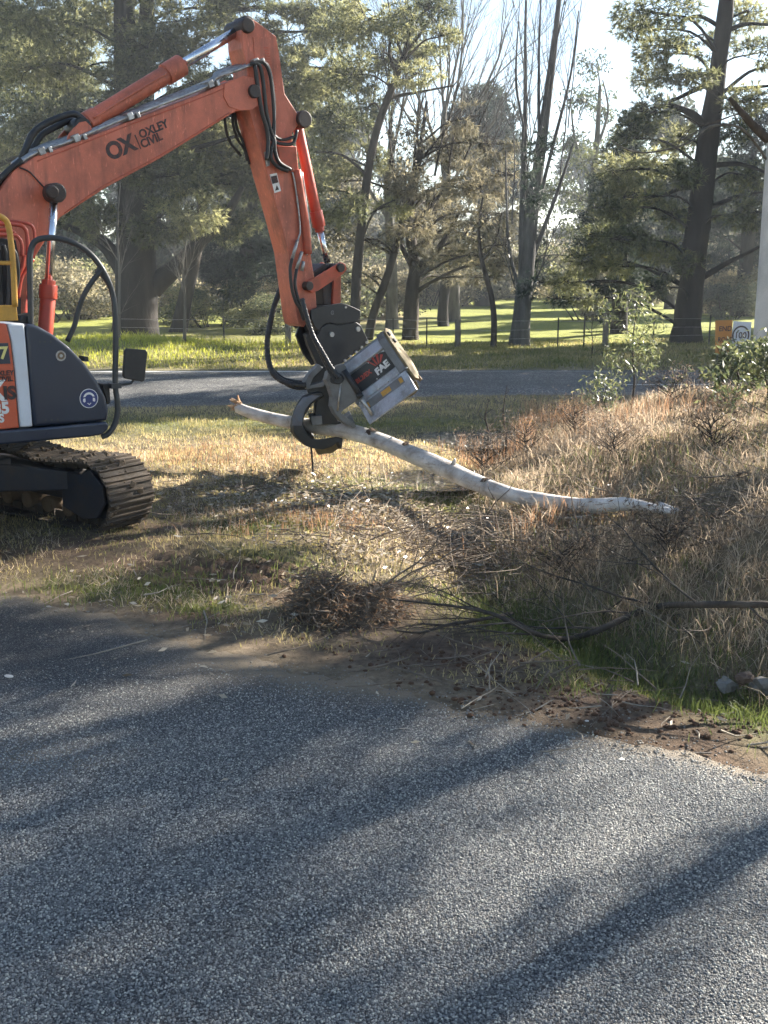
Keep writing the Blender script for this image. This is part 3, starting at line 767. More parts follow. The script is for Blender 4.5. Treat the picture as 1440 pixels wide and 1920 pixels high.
# boom lift cylinders
for y in (-0.36, 0.36):
    def Q(px, py): v = Lp(px, py, -0.36); return Vector((v.x, y, v.z))
    mb = MB(); mb.tube([Q(80, 690), Q(90, 556)], 0.078, 20); mb.tube([Q(90, 560), Q(90.7, 534)], 0.092, 20); mb.tube([Q(90.7, 536), Q(91.3, 525)], 0.07, 20)
    cy = mb.build('boom_cylinder', RED, ex, 0.004)
    mb = MB(); mb.tube([Q(91, 530), Q(101.5, 372)], 0.042, 16); mb.build('piston_rod', CHROME, cy)
    mb = MB(); e = Q(102, 362); mb.cyl((e.x, y - 0.09, e.z), (e.x, y + 0.09, e.z), 0.10, 20); mb.cyl((e.x - .06, y - 0.12, e.z), (e.x - .06, y - .04 , e.z + .01), 0.07, 14); mb.build('rod_eye', GREASE, cy, 0.02)
mb = MB(); mb.tube(Lpath([(36, 314), (55, 322), (72, 340), (84, 353)], -BW - 0.02, 4), 0.008, 6); mb.build('grease_line', BLACK, boom)
# small steel line beside the near cylinder
mb = MB(); mb.tube(Lpath([(88, 545), (91, 480), (93, 440)], -0.43, 3), 0.010, 6); mb.build('cylinder_line', RED, ex)

# arm cylinder on top of the boom
def Q(px, py): return Lp(px, py, 0.0)
mb = MB(); mb.tube([Q(152, 237), Q(334, 126)], 0.098, 24); mb.tube([Q(310, 140.5), Q(340, 122)], 0.118, 24); mb.tube([Q(163, 230), Q(180, 220)], 0.112, 20)
ac = mb.build('arm_cylinder', ORANGE, ex, 0.006)
mb = MB(); mb.tube([Q(336, 124.5), Q(447, 57)], 0.054, 20); mb.build('piston_rod', CHROME, ac)
mb = MB(); e = Q(457, 50); mb.cyl((e.x, -0.11, e.z), (e.x, 0.11, e.z), 0.105, 20); mb.tube([Q(444, 59), Q(452, 53)], 0.07, 14); mb.build('rod_eye', GREASE, ac, 0.015)
mb = MB(); e = Q(146, 240); mb.cyl((e.x, -0.15, e.z), (e.x, 0.15, e.z), 0.10, 20); mb.build('cylinder_base_eye', BLACK, ac, 0.02)
mb = MB()
for y in (-0.16, 0.12):
    mb.prism(*poly([(112, 272), (120, 252), (138, 232), (150, 230), (160, 240), (165, 262)], y, y + 0.04, 0))
mb.build('cylinder_lug', ORANGE, boom, 0.006)
mb = MB(); mb.tube(Lpath([(176, 221), (235, 184), (300, 145), (312, 139)], -0.12, 4), 0.013, 8); mb.build('oil_line', ORANGE, ac)
mb = MB()
mb.tube(Lpath([(158, 226), (140, 214), (118, 218), (85, 232), (62, 250), (50, 275), (40, 298)], -0.10, 5), 0.035, 10)
mb.tube(Lpath([(152, 232), (132, 226), (108, 236), (80, 252), (66, 272), (52, 296)], 0.05, 5), 0.033, 10)
mb.build('hydraulic_hose', BLACK, boom)
# rigid pipes on top of the boom
for k, (dy, off) in enumerate(((-0.19, 0), (-0.13, -4), (-0.05, -7), (0.03, -9))):
    pts = [(22, 316 + off), (66, 287 + off), (135, 263 + off), (233, 222 + off), (383, 164 + off), (405, 146 + off), (440, 133 + off), (474, 120 + off * .6)]
    mb = MB(); mb.tube(Lpath(pts, dy, 5), 0.017 if k else 0.020, 8); mb.build('boom_pipe', PIPE, boom)
for px, py in ((70, 285), (135, 261), (235, 220), (385, 160), (470, 119)):
    mb = MB(); c = Lp(px, py, -0.10); mb.box((c.x, -0.09, c.z), (0.07, 0.30, 0.075), Matrix((bd, Vector((0, 1, 0)), bu)).transposed()); mb.box((c.x + 0.09, -0.09, c.z + .02), (0.04, 0.30, 0.06), Matrix((bd, Vector((0, 1, 0)), bu)).transposed()); mb.build('pipe_clamp', PIPE, boom, 0.006)
# hoses going off to the left over the boom's heel
for k, (a0, y) in enumerate(((0, -0.2), (6, -0.12), (12, -0.05), (18, 0.03))):
    mb = MB(); mb.tube(Lpath([(40, 300 + a0 * .3), (18, 318 + a0 * .6), (-8, 345 + a0), (-40, 400 + a0), (-60, 470 + a0)], y, 5), 0.03, 10); mb.build('heel_hose', BLACK, boom)
# pipework at the boom's foot
for pts, y, r_ in (([(-30, 412), (20, 415), (50, 419), (62, 427), (65, 450), (63, 484)], -0.42, 0.016), ([(-30, 418), (30, 421), (46, 428), (51, 445), (52, 478)], -0.50, 0.021),
                   ([(-20, 440), (25, 441), (36, 447), (41, 460), (41, 480)], -0.55, 0.019), ([(-20, 432), (18, 432), (30, 440)], -0.45, 0.018), ([(45, 478), (42, 500), (32, 525), (28, 560)], -0.50, 0.022), ([(62, 486), (50, 505), (40, 522), (34, 560)], -0.44, 0.020)):
    mb = MB(); mb.tube(Lpath(pts, y, 5), r_, 8); mb.build('foot_pipe', RED, ex)
for k in range(7):
    x = -4 + k * 6
    mb = MB(); mb.tube(Lpath([(x - 8, 450 + k * 3), (x - 2, 480), (x + 2 - (k % 3) * 5, 520), (x - 6 + (k % 2) * 8, 560), (x - 4, 600)], -0.62 + 0.05 * (k % 3), 5), 0.022, 8); mb.build('foot_hose', BLACK, ex)
mb = MB(); mb.prism(*poly([(-50, 440), (30, 450), (40, 500), (40, 610), (-50, 610)], -0.40, -0.24, -0.40)); mb.build('valve_block', BLACKM, ex, 0.01)
mb = MB(); mb.prism(*poly([(38, 592), (60, 586), (66, 609), (36, 609)], -0.72, -0.55)); mb.build('rail_foot', BLACK, ex, 0.02)

# --- arm (dipper)
AW = 0.165
AP = [(452, 44), (459, 37), (470, 35), (479, 39), (518, 68), (534, 176), (556, 210), (561, 222), (558, 236), (548, 250), (549, 275), (556, 300), (563, 330), (580, 416), (583, 480), (590, 525), (594, 575), (583, 596), (570, 613), (560, 608), (556, 590), (541, 475), (526, 416), (497, 312), (467, 205), (463, 120), (455, 90)]
mb = MB(); mb.prism(*poly(AP, -AW, AW)); arm = mb.build('arm', ORANGE, ex, 0.010)
mb = MB()
for s in (-1, 1):
    mb.prism(*poly([(474, 70), (517, 69), (524, 112), (532, 176), (548, 205), (540, 240), (512, 250), (497, 200), (480, 150)], min(s*AW, s*(AW+.008)), max(s*AW, s*(AW+.008)), -AW))
mb.build('doubler_plate', ORANGE, arm)
# faded vertical lettering marks on the arm top: four rows of worn strokes
random.seed(9)
for k in range(16):
    yy = 88 + k * 5.3
    mb = MB(); x = 495 + k * 1.05
    mb.prism(*poly([(x, yy), (x + 7 + random.random() * 3, yy + 0.6), (x + 7 + random.random() * 2, yy + 3.2), (x + .3, yy + 2.8)], -AW - 0.012, -AW - 0.009)); mb.build('worn_lettering', ORANGE_W, arm)
c = Lp(474, 172, -AW)
mb = MB(); c = Lp(462, 48, -AW); mb.cyl((c.x, -AW - 0.05, c.z), (c.x, AW + 0.05, c.z), 0.085, 20); mb.build('arm_cylinder_pin', GREASE, arm, 0.015)
# warning decal
mb = MB(); mb.prism(*poly([(506, 327), (519, 324), (527, 358), (515, 362)], -AW - 0.004, -AW + 0.001)); wd = mb.build('warning_decal', INKW, arm)
mb = MB(); mb.prism(*poly([(508, 331), (519, 328.5), (522, 342), (511, 345)], -AW - 0.006, -AW - 0.003)); mb.build('decal_panel', INK, wd)
mb = MB(); mb.prism(*poly([(519, 347), (523.5, 355.5), (516, 357.5)], -AW - 0.006, -AW - 0.003)); mb.build('decal_triangle', INK, wd)
# cylinder lug block on the arm + pipe block
mb = MB(); mb.prism(*poly([(520, 274), (556, 274), (560, 322), (545, 322), (527, 310)], -AW - 0.05, -AW - 0.001)); mb.build('hose_manifold', ORANGE_W, arm, 0.008)
# bucket cylinder
def Qb(px, py): return Lp(px, py, -0.04)
mb = MB(); mb.tube([Qb(557, 232), Qb(594, 405)], 0.066, 20); mb.tube([Qb(592, 396), Qb(598.5, 425)], 0.082, 20); mb.tube([Qb(598, 424), Qb(600, 434)], 0.06, 16)
bc = mb.build('bucket_cylinder', RED, ex, 0.005)
mb = MB(); mb.tube([Qb(599, 430), Qb(614, 492)], 0.042, 16); mb.build('piston_rod', CHROME, bc)
mb = MB(); e = Qb(557, 226); mb.cyl((e.x, -AW - .05, e.z), (e.x, AW + .05, e.z), 0.10, 18); mb.build('cylinder_pin', GREASE, bc, 0.012)
mb = MB()
mb.tube(Lpath([(548, 322), (553, 345), (560, 395), (563, 432), (560, 445), (556, 458)], -AW - 0.03, 4), 0.012, 8)
mb.build('steel_line', PIPE, arm)
mb = MB(); mb.tube(Lpath([(566, 322), (573, 370), (580, 420), (582, 440), (578, 470), (574, 478)], -AW - 0.03, 4), 0.012, 8); mb.build('steel_line', PIPE, arm)
mb = MB(); mb.tube(Lpath([(556, 318), (572, 420), (577, 476)], -AW - 0.02, 4), 0.055, 10); mb.build('pipe_cover', ORANGE_W, arm)
for (a, b) in (((558, 450), (548, 485)), ((566, 472), (556, 505)), ((569, 490), (566, 508))):
    mb = MB(); mb.tube([Lp(*a, -AW - 0.05), Lp(*b, -AW - 0.05)], 0.022, 8); mb.build('hose_ferrule', PIPE, arm)
for pts in ([(548, 485), (544, 505), (547, 540), (554, 565), (562, 578), (570, 600)], [(556, 505), (553, 530), (556, 550), (562, 570), (568, 582), (578, 612)]):
    mb = MB(); mb.tube(Lpath(pts, -AW - 0.06, 5), 0.021, 8); mb.build('hydraulic_hose', BLACK, arm)
# hoses looping over the boom-arm joint
for pts, r_ in (([(474, 119), (486, 122), (493, 150), (499, 205), (506, 240), (514, 262), (516, 285), (524, 305), (545, 318)], 0.024), ([(470, 120), (492, 116), (506, 140), (513, 200), (514, 245), (512, 268), (508, 295), (520, 312), (540, 321)], 0.022),
               ([(480, 121), (498, 118), (509, 145), (515, 205), (513, 250), (530, 262), (552, 256)], 0.018), ([(478, 122), (483, 160), (491, 210), (500, 240), (503, 270), (500, 300)], 0.026), ([(500, 240), (510, 262), (530, 270), (550, 268), (557, 244)], 0.02)):
    mb = MB(); mb.tube(Lpath(pts, -AW - 0.07, 5), r_, 10); mb.build('joint_hose', BLACK, arm)
mb = MB(); mb.prism(*poly([(497, 285), (506, 282), (506, 310), (501, 312)], -AW - 0.03, -AW)); mb.build('hose_clip', PIPE, arm)
# hoses hanging behind the joint
for pts in ([(421, 217), (424, 245), (432, 268), (446, 285), (452, 292)], [(436, 212), (437, 235), (446, 262), (458, 280), (463, 302)], [(440, 212), (444, 240), (454, 262), (462, 285), (468, 308)]):
    mb = MB(); mb.tube(Lpath(pts, 0.15, 5), 0.018, 8); mb.build('hanging_hose', BLACK, boom)
# linkage
mb = MB()
for s in (-1, 1):
    y0 = s * (AW + 0.02); y1 = s * (AW + 0.06)
    mb.prism(*poly([(570, 528), (580, 524), (625, 497), (634, 491), (643, 495), (645, 506), (638, 514), (592, 545), (580, 549), (571, 543)], min(y0, y1), max(y0, y1), -AW))
lk = mb.build('tipping_link', ORANGE_W, ex, 0.008)
mb = MB()
for (px, py) in ((578, 536), (637, 502)):
    c = Lp(px, py, -AW - .06); mb.cyl((c.x, -AW - 0.10, c.z), (c.x, AW + 0.10, c.z), 0.055, 18)
mb.build('link_pin', GREASE, lk, 0.008)
mb = MB(); mb.prism(*poly([(627, 505), (640, 505), (639, 572), (624, 572)], -0.10, 0.10)); mb.build('bucket_link', ORANGE_W, ex, 0.01)
mb = MB(); mb.prism(*poly([(604, 515), (622, 505), (624, 572), (606, 572)], -0.06, 0.14)); mb.build('rod_end_fork', GREASE, ex, 0.012)
mb = MB(); mb.prism(*poly([(584, 512), (610, 494), (618, 497), (600, 516), (586, 524)], -0.12, 0.16)); mb.build('link_bracket', GREASE, ex, 0.01)

# ================================================================== MULCHER HEAD with hitch and grab
mh = empty('mulcher_head', RZ @ Lp(625, 600, 0) + EX_O)
tag(mh, 'grey and black forestry mulcher head hanging from the excavator arm, gripping the log', 'mulcher')
MHI = Matrix.Translation(mh.location).inverted()
def W(v): return RZ @ v + EX_O - mh.location       # machine axes -> head's own
def wpoly(pts, y0, y1, yref=None):
    A, B = poly(pts, y0, y1, yref); return [W(a) for a in A], [W(b) for b in B]
SILVER = paint('silver_shell_paint', (0.40, 0.425, 0.46), 0.38, 0.45, dirt=0.65, dirt_col=(0.12, 0.105, 0.085), dscale=5, vary=0.12, streak=0.4)
DGREY = paint('dull_grey_steel', (0.17, 0.175, 0.18), 0.45, 0.3, dirt=0.5, dirt_col=(0.1, 0.085, 0.065), dscale=6, vary=0.15)
RUSTY = paint('rusty_side_plate', (0.20, 0.15, 0.07), 0.6, 0.2, dirt=0.6, dirt_col=(0.09, 0.06, 0.035), dscale=7, vary=0.2)
ZINC = paint('zinc_bolt', (0.48, 0.47, 0.45), 0.35, 0.8, dirt=0.3, dscale=20)
for y0, y1 in ((-0.27, -0.235), (0.235, 0.27)):
    mb = MB(); mb.prism(*wpoly([(582, 581), (594, 577), (606, 573), (640, 568), (658, 574), (674, 582), (674, 594), (668, 603), (632, 608), (614, 604), (602, 612), (596, 620), (588, 612), (582, 598)], y0, y1, -0.25)); mb.build('hitch_plate', BLACKM, mh, 0.008)
    mb = MB(); mb.prism(*wpoly([(602, 614), (616, 606), (634, 610), (668, 604), (676, 610), (691, 641), (688, 646), (640, 682), (625, 690), (608, 668), (594, 632)], y0 + (0.012 if y0 < 0 else -0.012), y1 + (0.012 if y0 < 0 else -0.012), -0.25)); mb.build('mount_plate', BLACKM, mh, 0.008)
mb = MB(); mb.prism(*wpoly([(606, 585), (660, 584), (672, 612), (684, 640), (640, 676), (618, 664), (606, 620)], -0.22, 0.22)); mb.build('hitch_body', BLACKM, mh, 0.01)
c = Lp(621, 589, -0.27)
text('hitch_lettering', 'G', 0.07, W(Lp(620, 590, -0.273)), RZ @ XD, ZD, DGREY, mh, 0.002)
for px, py, r_ in ((621, 627, 0.032), (670, 617, 0.032), (647, 576, 0.014), (687, 642, 0.018), (677, 651, 0.018), (667, 660, 0.018), (656, 668, 0.018), (646, 676, 0.018)):
    c = Lp(px, py, -0.26); mb = MB(); mb.cyl(W(Vector((c.x, -0.285, c.z))), W(Vector((c.x, -0.24, c.z))), r_, 14); mb.build('bolt_head', ZINC, mh)
# the shell, in its own tilted axes
HA = Vector((0.77, -0.20, 0.60)).normalized(); HB = Vector((0.52, -0.25, -0.82)); HB = (HB - HA * HB.dot(HA)).normalized(); HC = HB.cross(HA)
if HC.y > 0: HC = -HC
H0 = at(631, 699, 13.55) - mh.location
def S(a, b, c): return H0 + HA * a + HB * b + HC * c
HL = 0.79
def slab(prof, a0, a1): return [S(a0, b, c) for b, c in prof], [S(a1, b, c) for b, c in prof]
shell_prof = [(-0.06, -0.30), (-0.06, -0.08), (-0.02, 0.0), (0.11, 0.035), (0.125, 0.02), (0.125, -0.005), (0.40, -0.005), (0.40, 0.03), (0.50, 0.045), (0.53, 0.03), (0.53, -0.05), (0.50, -0.12), (0.44, -0.30)]
mb = MB(); mb.prism(*slab(shell_prof, 0.0, HL)); shell = mb.build('shell', SILVER, mh, 0.008)
# black printed panel on the recess
pts = [(0.04, 0.135), (0.62, 0.135), (0.68, 0.16), (0.72, 0.22), (0.72, 0.30), (0.70, 0.39), (0.04, 0.39)]
mb = MB(); mb.prism([S(a, b, 0.004) for a, b in pts], [S(a, b, -0.002) for a, b in pts]); dp = mb.build('decal_panel', BLACKM, shell)
text('panel_lettering', 'BL2/EX', 0.078, S(0.15, 0.275, 0.007), HA, -HB, INKR, dp, 0.003)
text('panel_lettering', 'FAE', 0.112, S(0.43, 0.345, 0.007), HA + HB * -0.08, -HB, INKW, dp, 0.006, sx=1.15)
for k in range(4):
    a0 = 0.535 + k * 0.03; t = R(118 - k * 24)
    p0 = (0.48 + 0.024 * k, 0.235 + 0.0 * k); ln = (0.15, 0.145, 0.125, 0.10)[k]; dx, dz = math.cos(t), -math.sin(t)
    q0 = [(p0[0] - 0.008, p0[1]), (p0[0] + 0.010, p0[1]), (p0[0] + dx * ln + 0.017, p0[1] + dz * ln + .012), (p0[0] + dx * ln - 0.014, p0[1] + dz * ln - .008)]
    mb = MB(); mb.prism([S(a, b, 0.009) for a, b in q0], [S(a, b, 0.003) for a, b in q0]); mb.build('logo_stroke', INKR, dp)
for a, b in ((0.06, 0.15), (0.42, 0.148), (0.40, 0.378), (0.08, 0.38)):
    mb = MB(); mb.cyl(S(a, b, 0.0), S(a, b, 0.014), 0.009, 8); mb.build('bolt_head', ZINC, shell)
# lower flap and its printed strip
fp = [(0.555, 0.045), (0.585, 0.05), (0.70, 0.215), (0.695, 0.235), (0.675, 0.225), (0.55, 0.06)]
mb = MB(); mb.prism(*slab([(0.515, 0.05), (0.80, 0.10), (0.81, 0.12), (0.80, 0.15), (0.64, 0.10), (0.515, 0.075)], 0.03, HL - 0.01)); flap = mb.build('deflector_flap', SILVER, mh, 0.004)
def F(a, t, o=0.0):
    b = 0.535 + (0.64 - 0.535) * t; c = 0.079 + (0.10 - 0.079) * t
    return S(a, b - 0.1 * o, c + 0.99 * o)
mb = MB(); q0 = [(0.10, 0.05), (0.70, 0.05), (0.70, 0.98), (0.10, 0.98)]; mb.prism([F(a, t, 0.004) for a, t in q0], [F(a, t, -0.001) for a, t in q0]); st = mb.build('flap_strip', DGREY, flap)
for a0, w in ((0.13, 0.03), (0.36, 0.14), (0.64, 0.05)):
    mb = MB(); q0 = [(a0, 0.2), (a0 + w, 0.2), (a0 + w, 0.8), (a0, 0.8)]; mb.prism([F(a, t, 0.006) for a, t in q0], [F(a, t, 0.003) for a, t in q0]); mb.build('yellow_label', YELLOW, st)
for k in range(6):
    mb = MB(); mb.cyl(S(0.06 + k * 0.15, 0.50, 0.04), S(0.06 + k * 0.15, 0.50, 0.085), 0.010, 8); mb.build('bolt_head', ZINC, flap)
# end plates
ep = [(-0.08, -0.26), (-0.10, -0.12), (-0.04, 0.0), (0.10, 0.04), (0.42, 0.04), (0.56, 0.05), (0.66, 0.03), (0.68, -0.08), (0.60, -0.22), (0.42, -0.30)]
mb = MB(); mb.prism(*slab(ep, HL + 0.002, HL + 0.035)); e2 = mb.build('end_plate', RUSTY, mh, 0.006)
ep2 = [(-0.085, -0.25), (-0.07, -0.02), (0.02, 0.045), (0.12, 0.055), (0.42, 0.05), (0.50, 0.055), (0.52, 0.03), (0.40, -0.05), (0.1, -0.12), (0.0, -0.25)]
mb = MB(); mb.prism(*slab(ep2, HL - 0.10, HL + 0.0015)); mb.build('shoulder_casting', DGREY, mh, 0.008)
mb = MB()
for b, c in ((0.0, -0.06), (0.10, -0.10)): mb.cyl(S(HL + .03, b, c), S(HL + 0.055, b, c), 0.03, 12)
mb.build('bearing_cap', BLACKM, e2)
mb = MB(); mb.cyl(S(0.03, 0.52, -0.16), S(HL, 0.52, -0.16), 0.14, 24); drum = mb.build('rotor_drum', DGREY, mh)
random.seed(5)
for k in range(22):
    t = k * 2.4; a = 0.06 + k * 0.036
    c0, s0 = math.cos(t), math.sin(t); M = Matrix((HA, HB * c0 + HC * s0, -HB * s0 + HC * c0)).transposed()
    mb = MB(); mb.box(S(a, 0.52 + 0.15 * c0, -0.16 + 0.15 * s0), (0.045, 0.06, 0.04), M); mb.build('rotor_tooth', MUD, drum)
# left-hand grey side frame with its ram
lp = [(616, 697), (630, 688), (646, 682), (656, 702), (668, 722), (680, 742), (668, 752), (645, 768), (640, 775), (664, 792), (656, 799), (640, 790), (628, 776), (622, 762), (624, 745), (618, 726), (612, 712)]
def wplate(pts, Y0, Y1): return [at(x, y, Y0) - mh.location for x, y in pts], [at(x, y, Y0) - mh.location + Vector((-0.05, Y1 - Y0, 0.0)) for x, y in pts]
mb = MB(); mb.prism(*wplate(lp, 13.35, 13.42)); sf = mb.build('side_frame', DGREY, mh, 0.008)
mb = MB(); mb.tube([at(640, 715, 13.34) - mh.location, at(636, 745, 13.34) - mh.location, at(633, 770, 13.34) - mh.location], 0.013, 6); mb.build('weld_rib', ZINC, sf)
mb = MB(); mb.cyl(at(626, 712, 13.30) - mh.location, at(626, 712, 13.36) - mh.location, 0.05, 16); mb.cyl(at(634, 710, 13.29) - mh.location, at(634, 710, 13.36) - mh.location, 0.07, 16); mb.build('ram_pivot', BLACKM, sf, 0.01)
mb = MB(); mb.tube([at(645, 694, 13.25) - mh.location, at(676, 744, 13.22) - mh.location], 0.036, 14); mb.tube([at(672, 738, 13.222) - mh.location, at(677, 745, 13.22) - mh.location], 0.043, 14); rm = mb.build('flap_ram', BLACKM, mh)
mb = MB(); mb.tube([at(677, 745, 13.22) - mh.location, at(698, 778, 13.22) - mh.location], 0.022, 12); mb.build('ram_rod', ZINC, rm)
# grab: rear and front hooked arms and dark inside
hook = [(603, 735), (590, 737), (575, 742), (566, 752), (558, 768), (552, 785), (550, 800), (551, 811), (556, 819), (566, 828), (576, 836), (588, 841), (606, 843), (622, 838), (634, 829), (641, 843), (643, 822), (636, 820), (618, 823), (600, 825), (584, 822), (574, 814), (568, 802), (568, 788), (573, 772), (582, 758), (594, 748), (608, 743)]
for Y0 in (13.55, 14.2):
    mb = MB(); mb.prism(*wplate(hook, Y0, Y0 + 0.06)); gk = mb.build('grab_arm', BLACKM, mh, 0.008)
edge = [(572, 745), (562, 760), (555, 778), (552, 795), (553, 806)]
mb = MB(); E1 = [(575, 746), (563, 762), (556, 782), (555, 798), (566, 798), (567, 785), (572, 769), (582, 755), (600, 742), (590, 741)]
mb.prism(*wplate(E1, 13.545, 13.552)); mb.build('worn_edge', paint('worn_blue_steel', (0.12, 0.14, 0.18), 0.35, 0.5, dirt=0.5, dscale=12), gk)
mb = MB(); mb.prism(*wplate([(603, 737), (570, 750), (552, 785), (551, 808), (570, 829), (590, 838), (590, 826), (575, 814), (568, 800), (570, 782), (585, 757), (607, 744)], 13.62, 14.19)); mb.build('grab_web', BLACKM, mh, 0.01)
mb = MB(); mb.prism(*wplate([(572, 725), (578, 712), (600, 690), (612, 688), (622, 715), (626, 745), (622, 765), (634, 790), (646, 796), (600, 796), (590, 780), (594, 750), (580, 742)], 13.66, 14.1)); mb.build('rotor_hood', BLACKM, mh, 0.012)
mb = MB(); mb.prism(*wplate([(582, 781), (603, 779), (605, 796), (586, 798)], 13.60, 13.9)); mb.build('counter_blade', DGREY, mh, 0.006)
mb = MB(); mb.prism(*wplate([(590, 842), (634, 831), (643, 836), (622, 850), (596, 853)], 13.7, 14.2)); mb.build('push_blade', RUSTY, mh, 0.006)
# left upper brace and yoke
mb = MB(); mb.prism(*wplate([(572, 628), (584, 622), (606, 668), (612, 690), (600, 700), (594, 682), (578, 648)], 13.75, 13.95)); mb.build('mount_leg', BLACKM, mh, 0.01)
mb = MB(); mb.prism(*wplate([(571, 718), (580, 702), (598, 683), (606, 690), (588, 708), (582, 722), (604, 716), (612, 704), (616, 712), (606, 726), (574, 730)], 13.6, 13.75)); mb.build('yoke', DGREY, mh, 0.008)
mb = MB(); mb.prism(*wplate([(644, 790), (660, 780), (668, 800), (662, 803)], 13.4, 13.9)); mb.build('skid_shoe', DGREY, mh, 0.006)
mb = MB(); mb.prism(*wplate([(745, 742), (782, 715), (786, 728), (779, 738), (770, 744), (752, 748)], 13.6, 14.0)); mb.build('skid_shoe', RUSTY, mh, 0.006)
# spiral-guarded hoses feeding the head
def spiral_hose(name, pts, r, Y=None):
    P = [(at(p[0], p[1], p[2]) - mh.location) for p in pts]; P = smooth_path(P, 10)
    mb = MB(); mb.tube(P, r, 10)
    L = sum((P[i+1] - P[i]).length for i in range(len(P) - 1)); n = int(L / 0.05)
    o = mb.build(name, BLACK, mh)
    g = MB()
    for k in range(n):
        s = (k + .5) / n * (len(P) - 1); i = int(s); f = s - i
        c = P[i].lerp(P[i+1], f); d = (P[i+1] - P[i]).normalized()
        g.tube([c - d * 0.014, c, c + d * 0.014], [r * 1.02, r * 1.18, r * 1.02], 10, False)
    go = g.build('spiral_guard', BLACKM, o); go['kind'] = 'stuff'
    return o
spiral_hose('feed_hose', [(566, 560, 13.35), (577, 600, 13.3), (587, 630, 13.28), (605, 662, 13.25), (620, 688, 13.22), (636, 708, 13.2)], 0.030)
spiral_hose('feed_hose', [(573, 590, 13.5), (584, 622, 13.4), (598, 655, 13.36), (615, 690, 13.33), (628, 712, 13.3)], 0.026)
spiral_hose('loop_hose', [(532, 525, 13.9), (514, 575, 13.85), (503, 625, 13.75), (501, 660, 13.7), (508, 692, 13.62), (522, 710, 13.58), (545, 720, 13.55), (573, 722, 13.6)], 0.034)
mb = MB(); mb.tube(smooth_path([at(520, 706, 13.7) - mh.location, at(535, 720, 13.7) - mh.location, at(555, 728, 13.7) - mh.location, at(576, 728, 13.7) - mh.location], 5), 0.02, 8); mb.tube(smooth_path([at(512, 692, 13.75) - mh.location, at(530, 708, 13.75) - mh.location, at(550, 714, 13.75) - mh.location, at(574, 716, 13.75) - mh.location], 5), 0.016, 8); mb.build('pilot_hose', BLACK, mh)
mb = MB(); mb.tube(smooth_path([at(583, 835, 13.6) - mh.location, at(586, 870, 13.6) - mh.location, at(587, 905, 13.6) - mh.location, at(588, 945, 13.55) - mh.location], 4), 0.014, 6); mb.build('dangling_chain', BLACK, mh)
# ================================================================== TREES
def np_sticks(segs, k=5):
    A = np.array([s[0][:] for s in segs], float); B = np.array([s[1][:] for s in segs], float)
    ra = np.array([s[2] for s in segs]); rb = np.array([s[3] for s in segs])
    d = B - A; d /= np.maximum(np.linalg.norm(d, axis=1, keepdims=True), 1e-9)
    up = np.where(np.abs(d[:, 2:3]) < 0.9, np.array([[0, 0, 1.0]]), np.array([[1.0, 0, 0]]))
    u = np.cross(d, up); u /= np.linalg.norm(u, axis=1, keepdims=True); w = np.cross(d, u)
    t = np.arange(k) * 2 * np.pi / k
    ring = u[:, None, :] * np.cos(t)[None, :, None] + w[:, None, :] * np.sin(t)[None, :, None]
    V = np.concatenate([A[:, None] + ring * ra[:, None, None], B[:, None] + ring * rb[:, None, None]], 1)
    n = len(A); base = (np.arange(n) * 2 * k)[:, None]
    F = [np.stack([base[:, 0] + i, base[:, 0] + (i + 1) % k, base[:, 0] + k + (i + 1) % k, base[:, 0] + k + i], 1) for i in range(k)]
    return V.reshape(-1, 3), np.concatenate(F)

def bough(segs, tips, rng, p, d, L, r, lvl, nb=3, wob=0.22, up=0.05, ratio=0.6, spread=0.75, ns=4, endr=0.35):
    p = Vector(p); d = Vector(d).normalized(); st = L / ns
    for i in range(ns):
        d = (d + Vector((rng.uniform(-wob, wob), rng.uniform(-wob, wob), rng.uniform(-wob, wob) + up))).normalized()
        q = p + d * st
        r0 = r * (1 - (1 - endr) * i / ns); r1 = r * (1 - (1 - endr) * (i + 1) / ns)
        segs.append((p, q, r0, r1)); p = q
        if lvl > 0 and i >= 1 - (ns > 4):
            for _ in range(max(1, int(round(nb * rng.uniform(0.5, 1.2) / (ns - 1) + 0.3)))):
                a, b = frame_of(d); t = rng.uniform(0, 2 * math.pi)
                dd = (d + (a * math.cos(t) + b * math.sin(t)) * rng.uniform(0.6, 1.3) * spread)
                bough(segs, tips, rng, p, dd, L * ratio * rng.uniform(0.7, 1.1), r1 * 0.6, lvl - 1, nb, wob, up, ratio, spread, max(3, ns - 1), endr)
        if lvl == 0 and i >= 1: tips.append(p)
    tips.append(p)

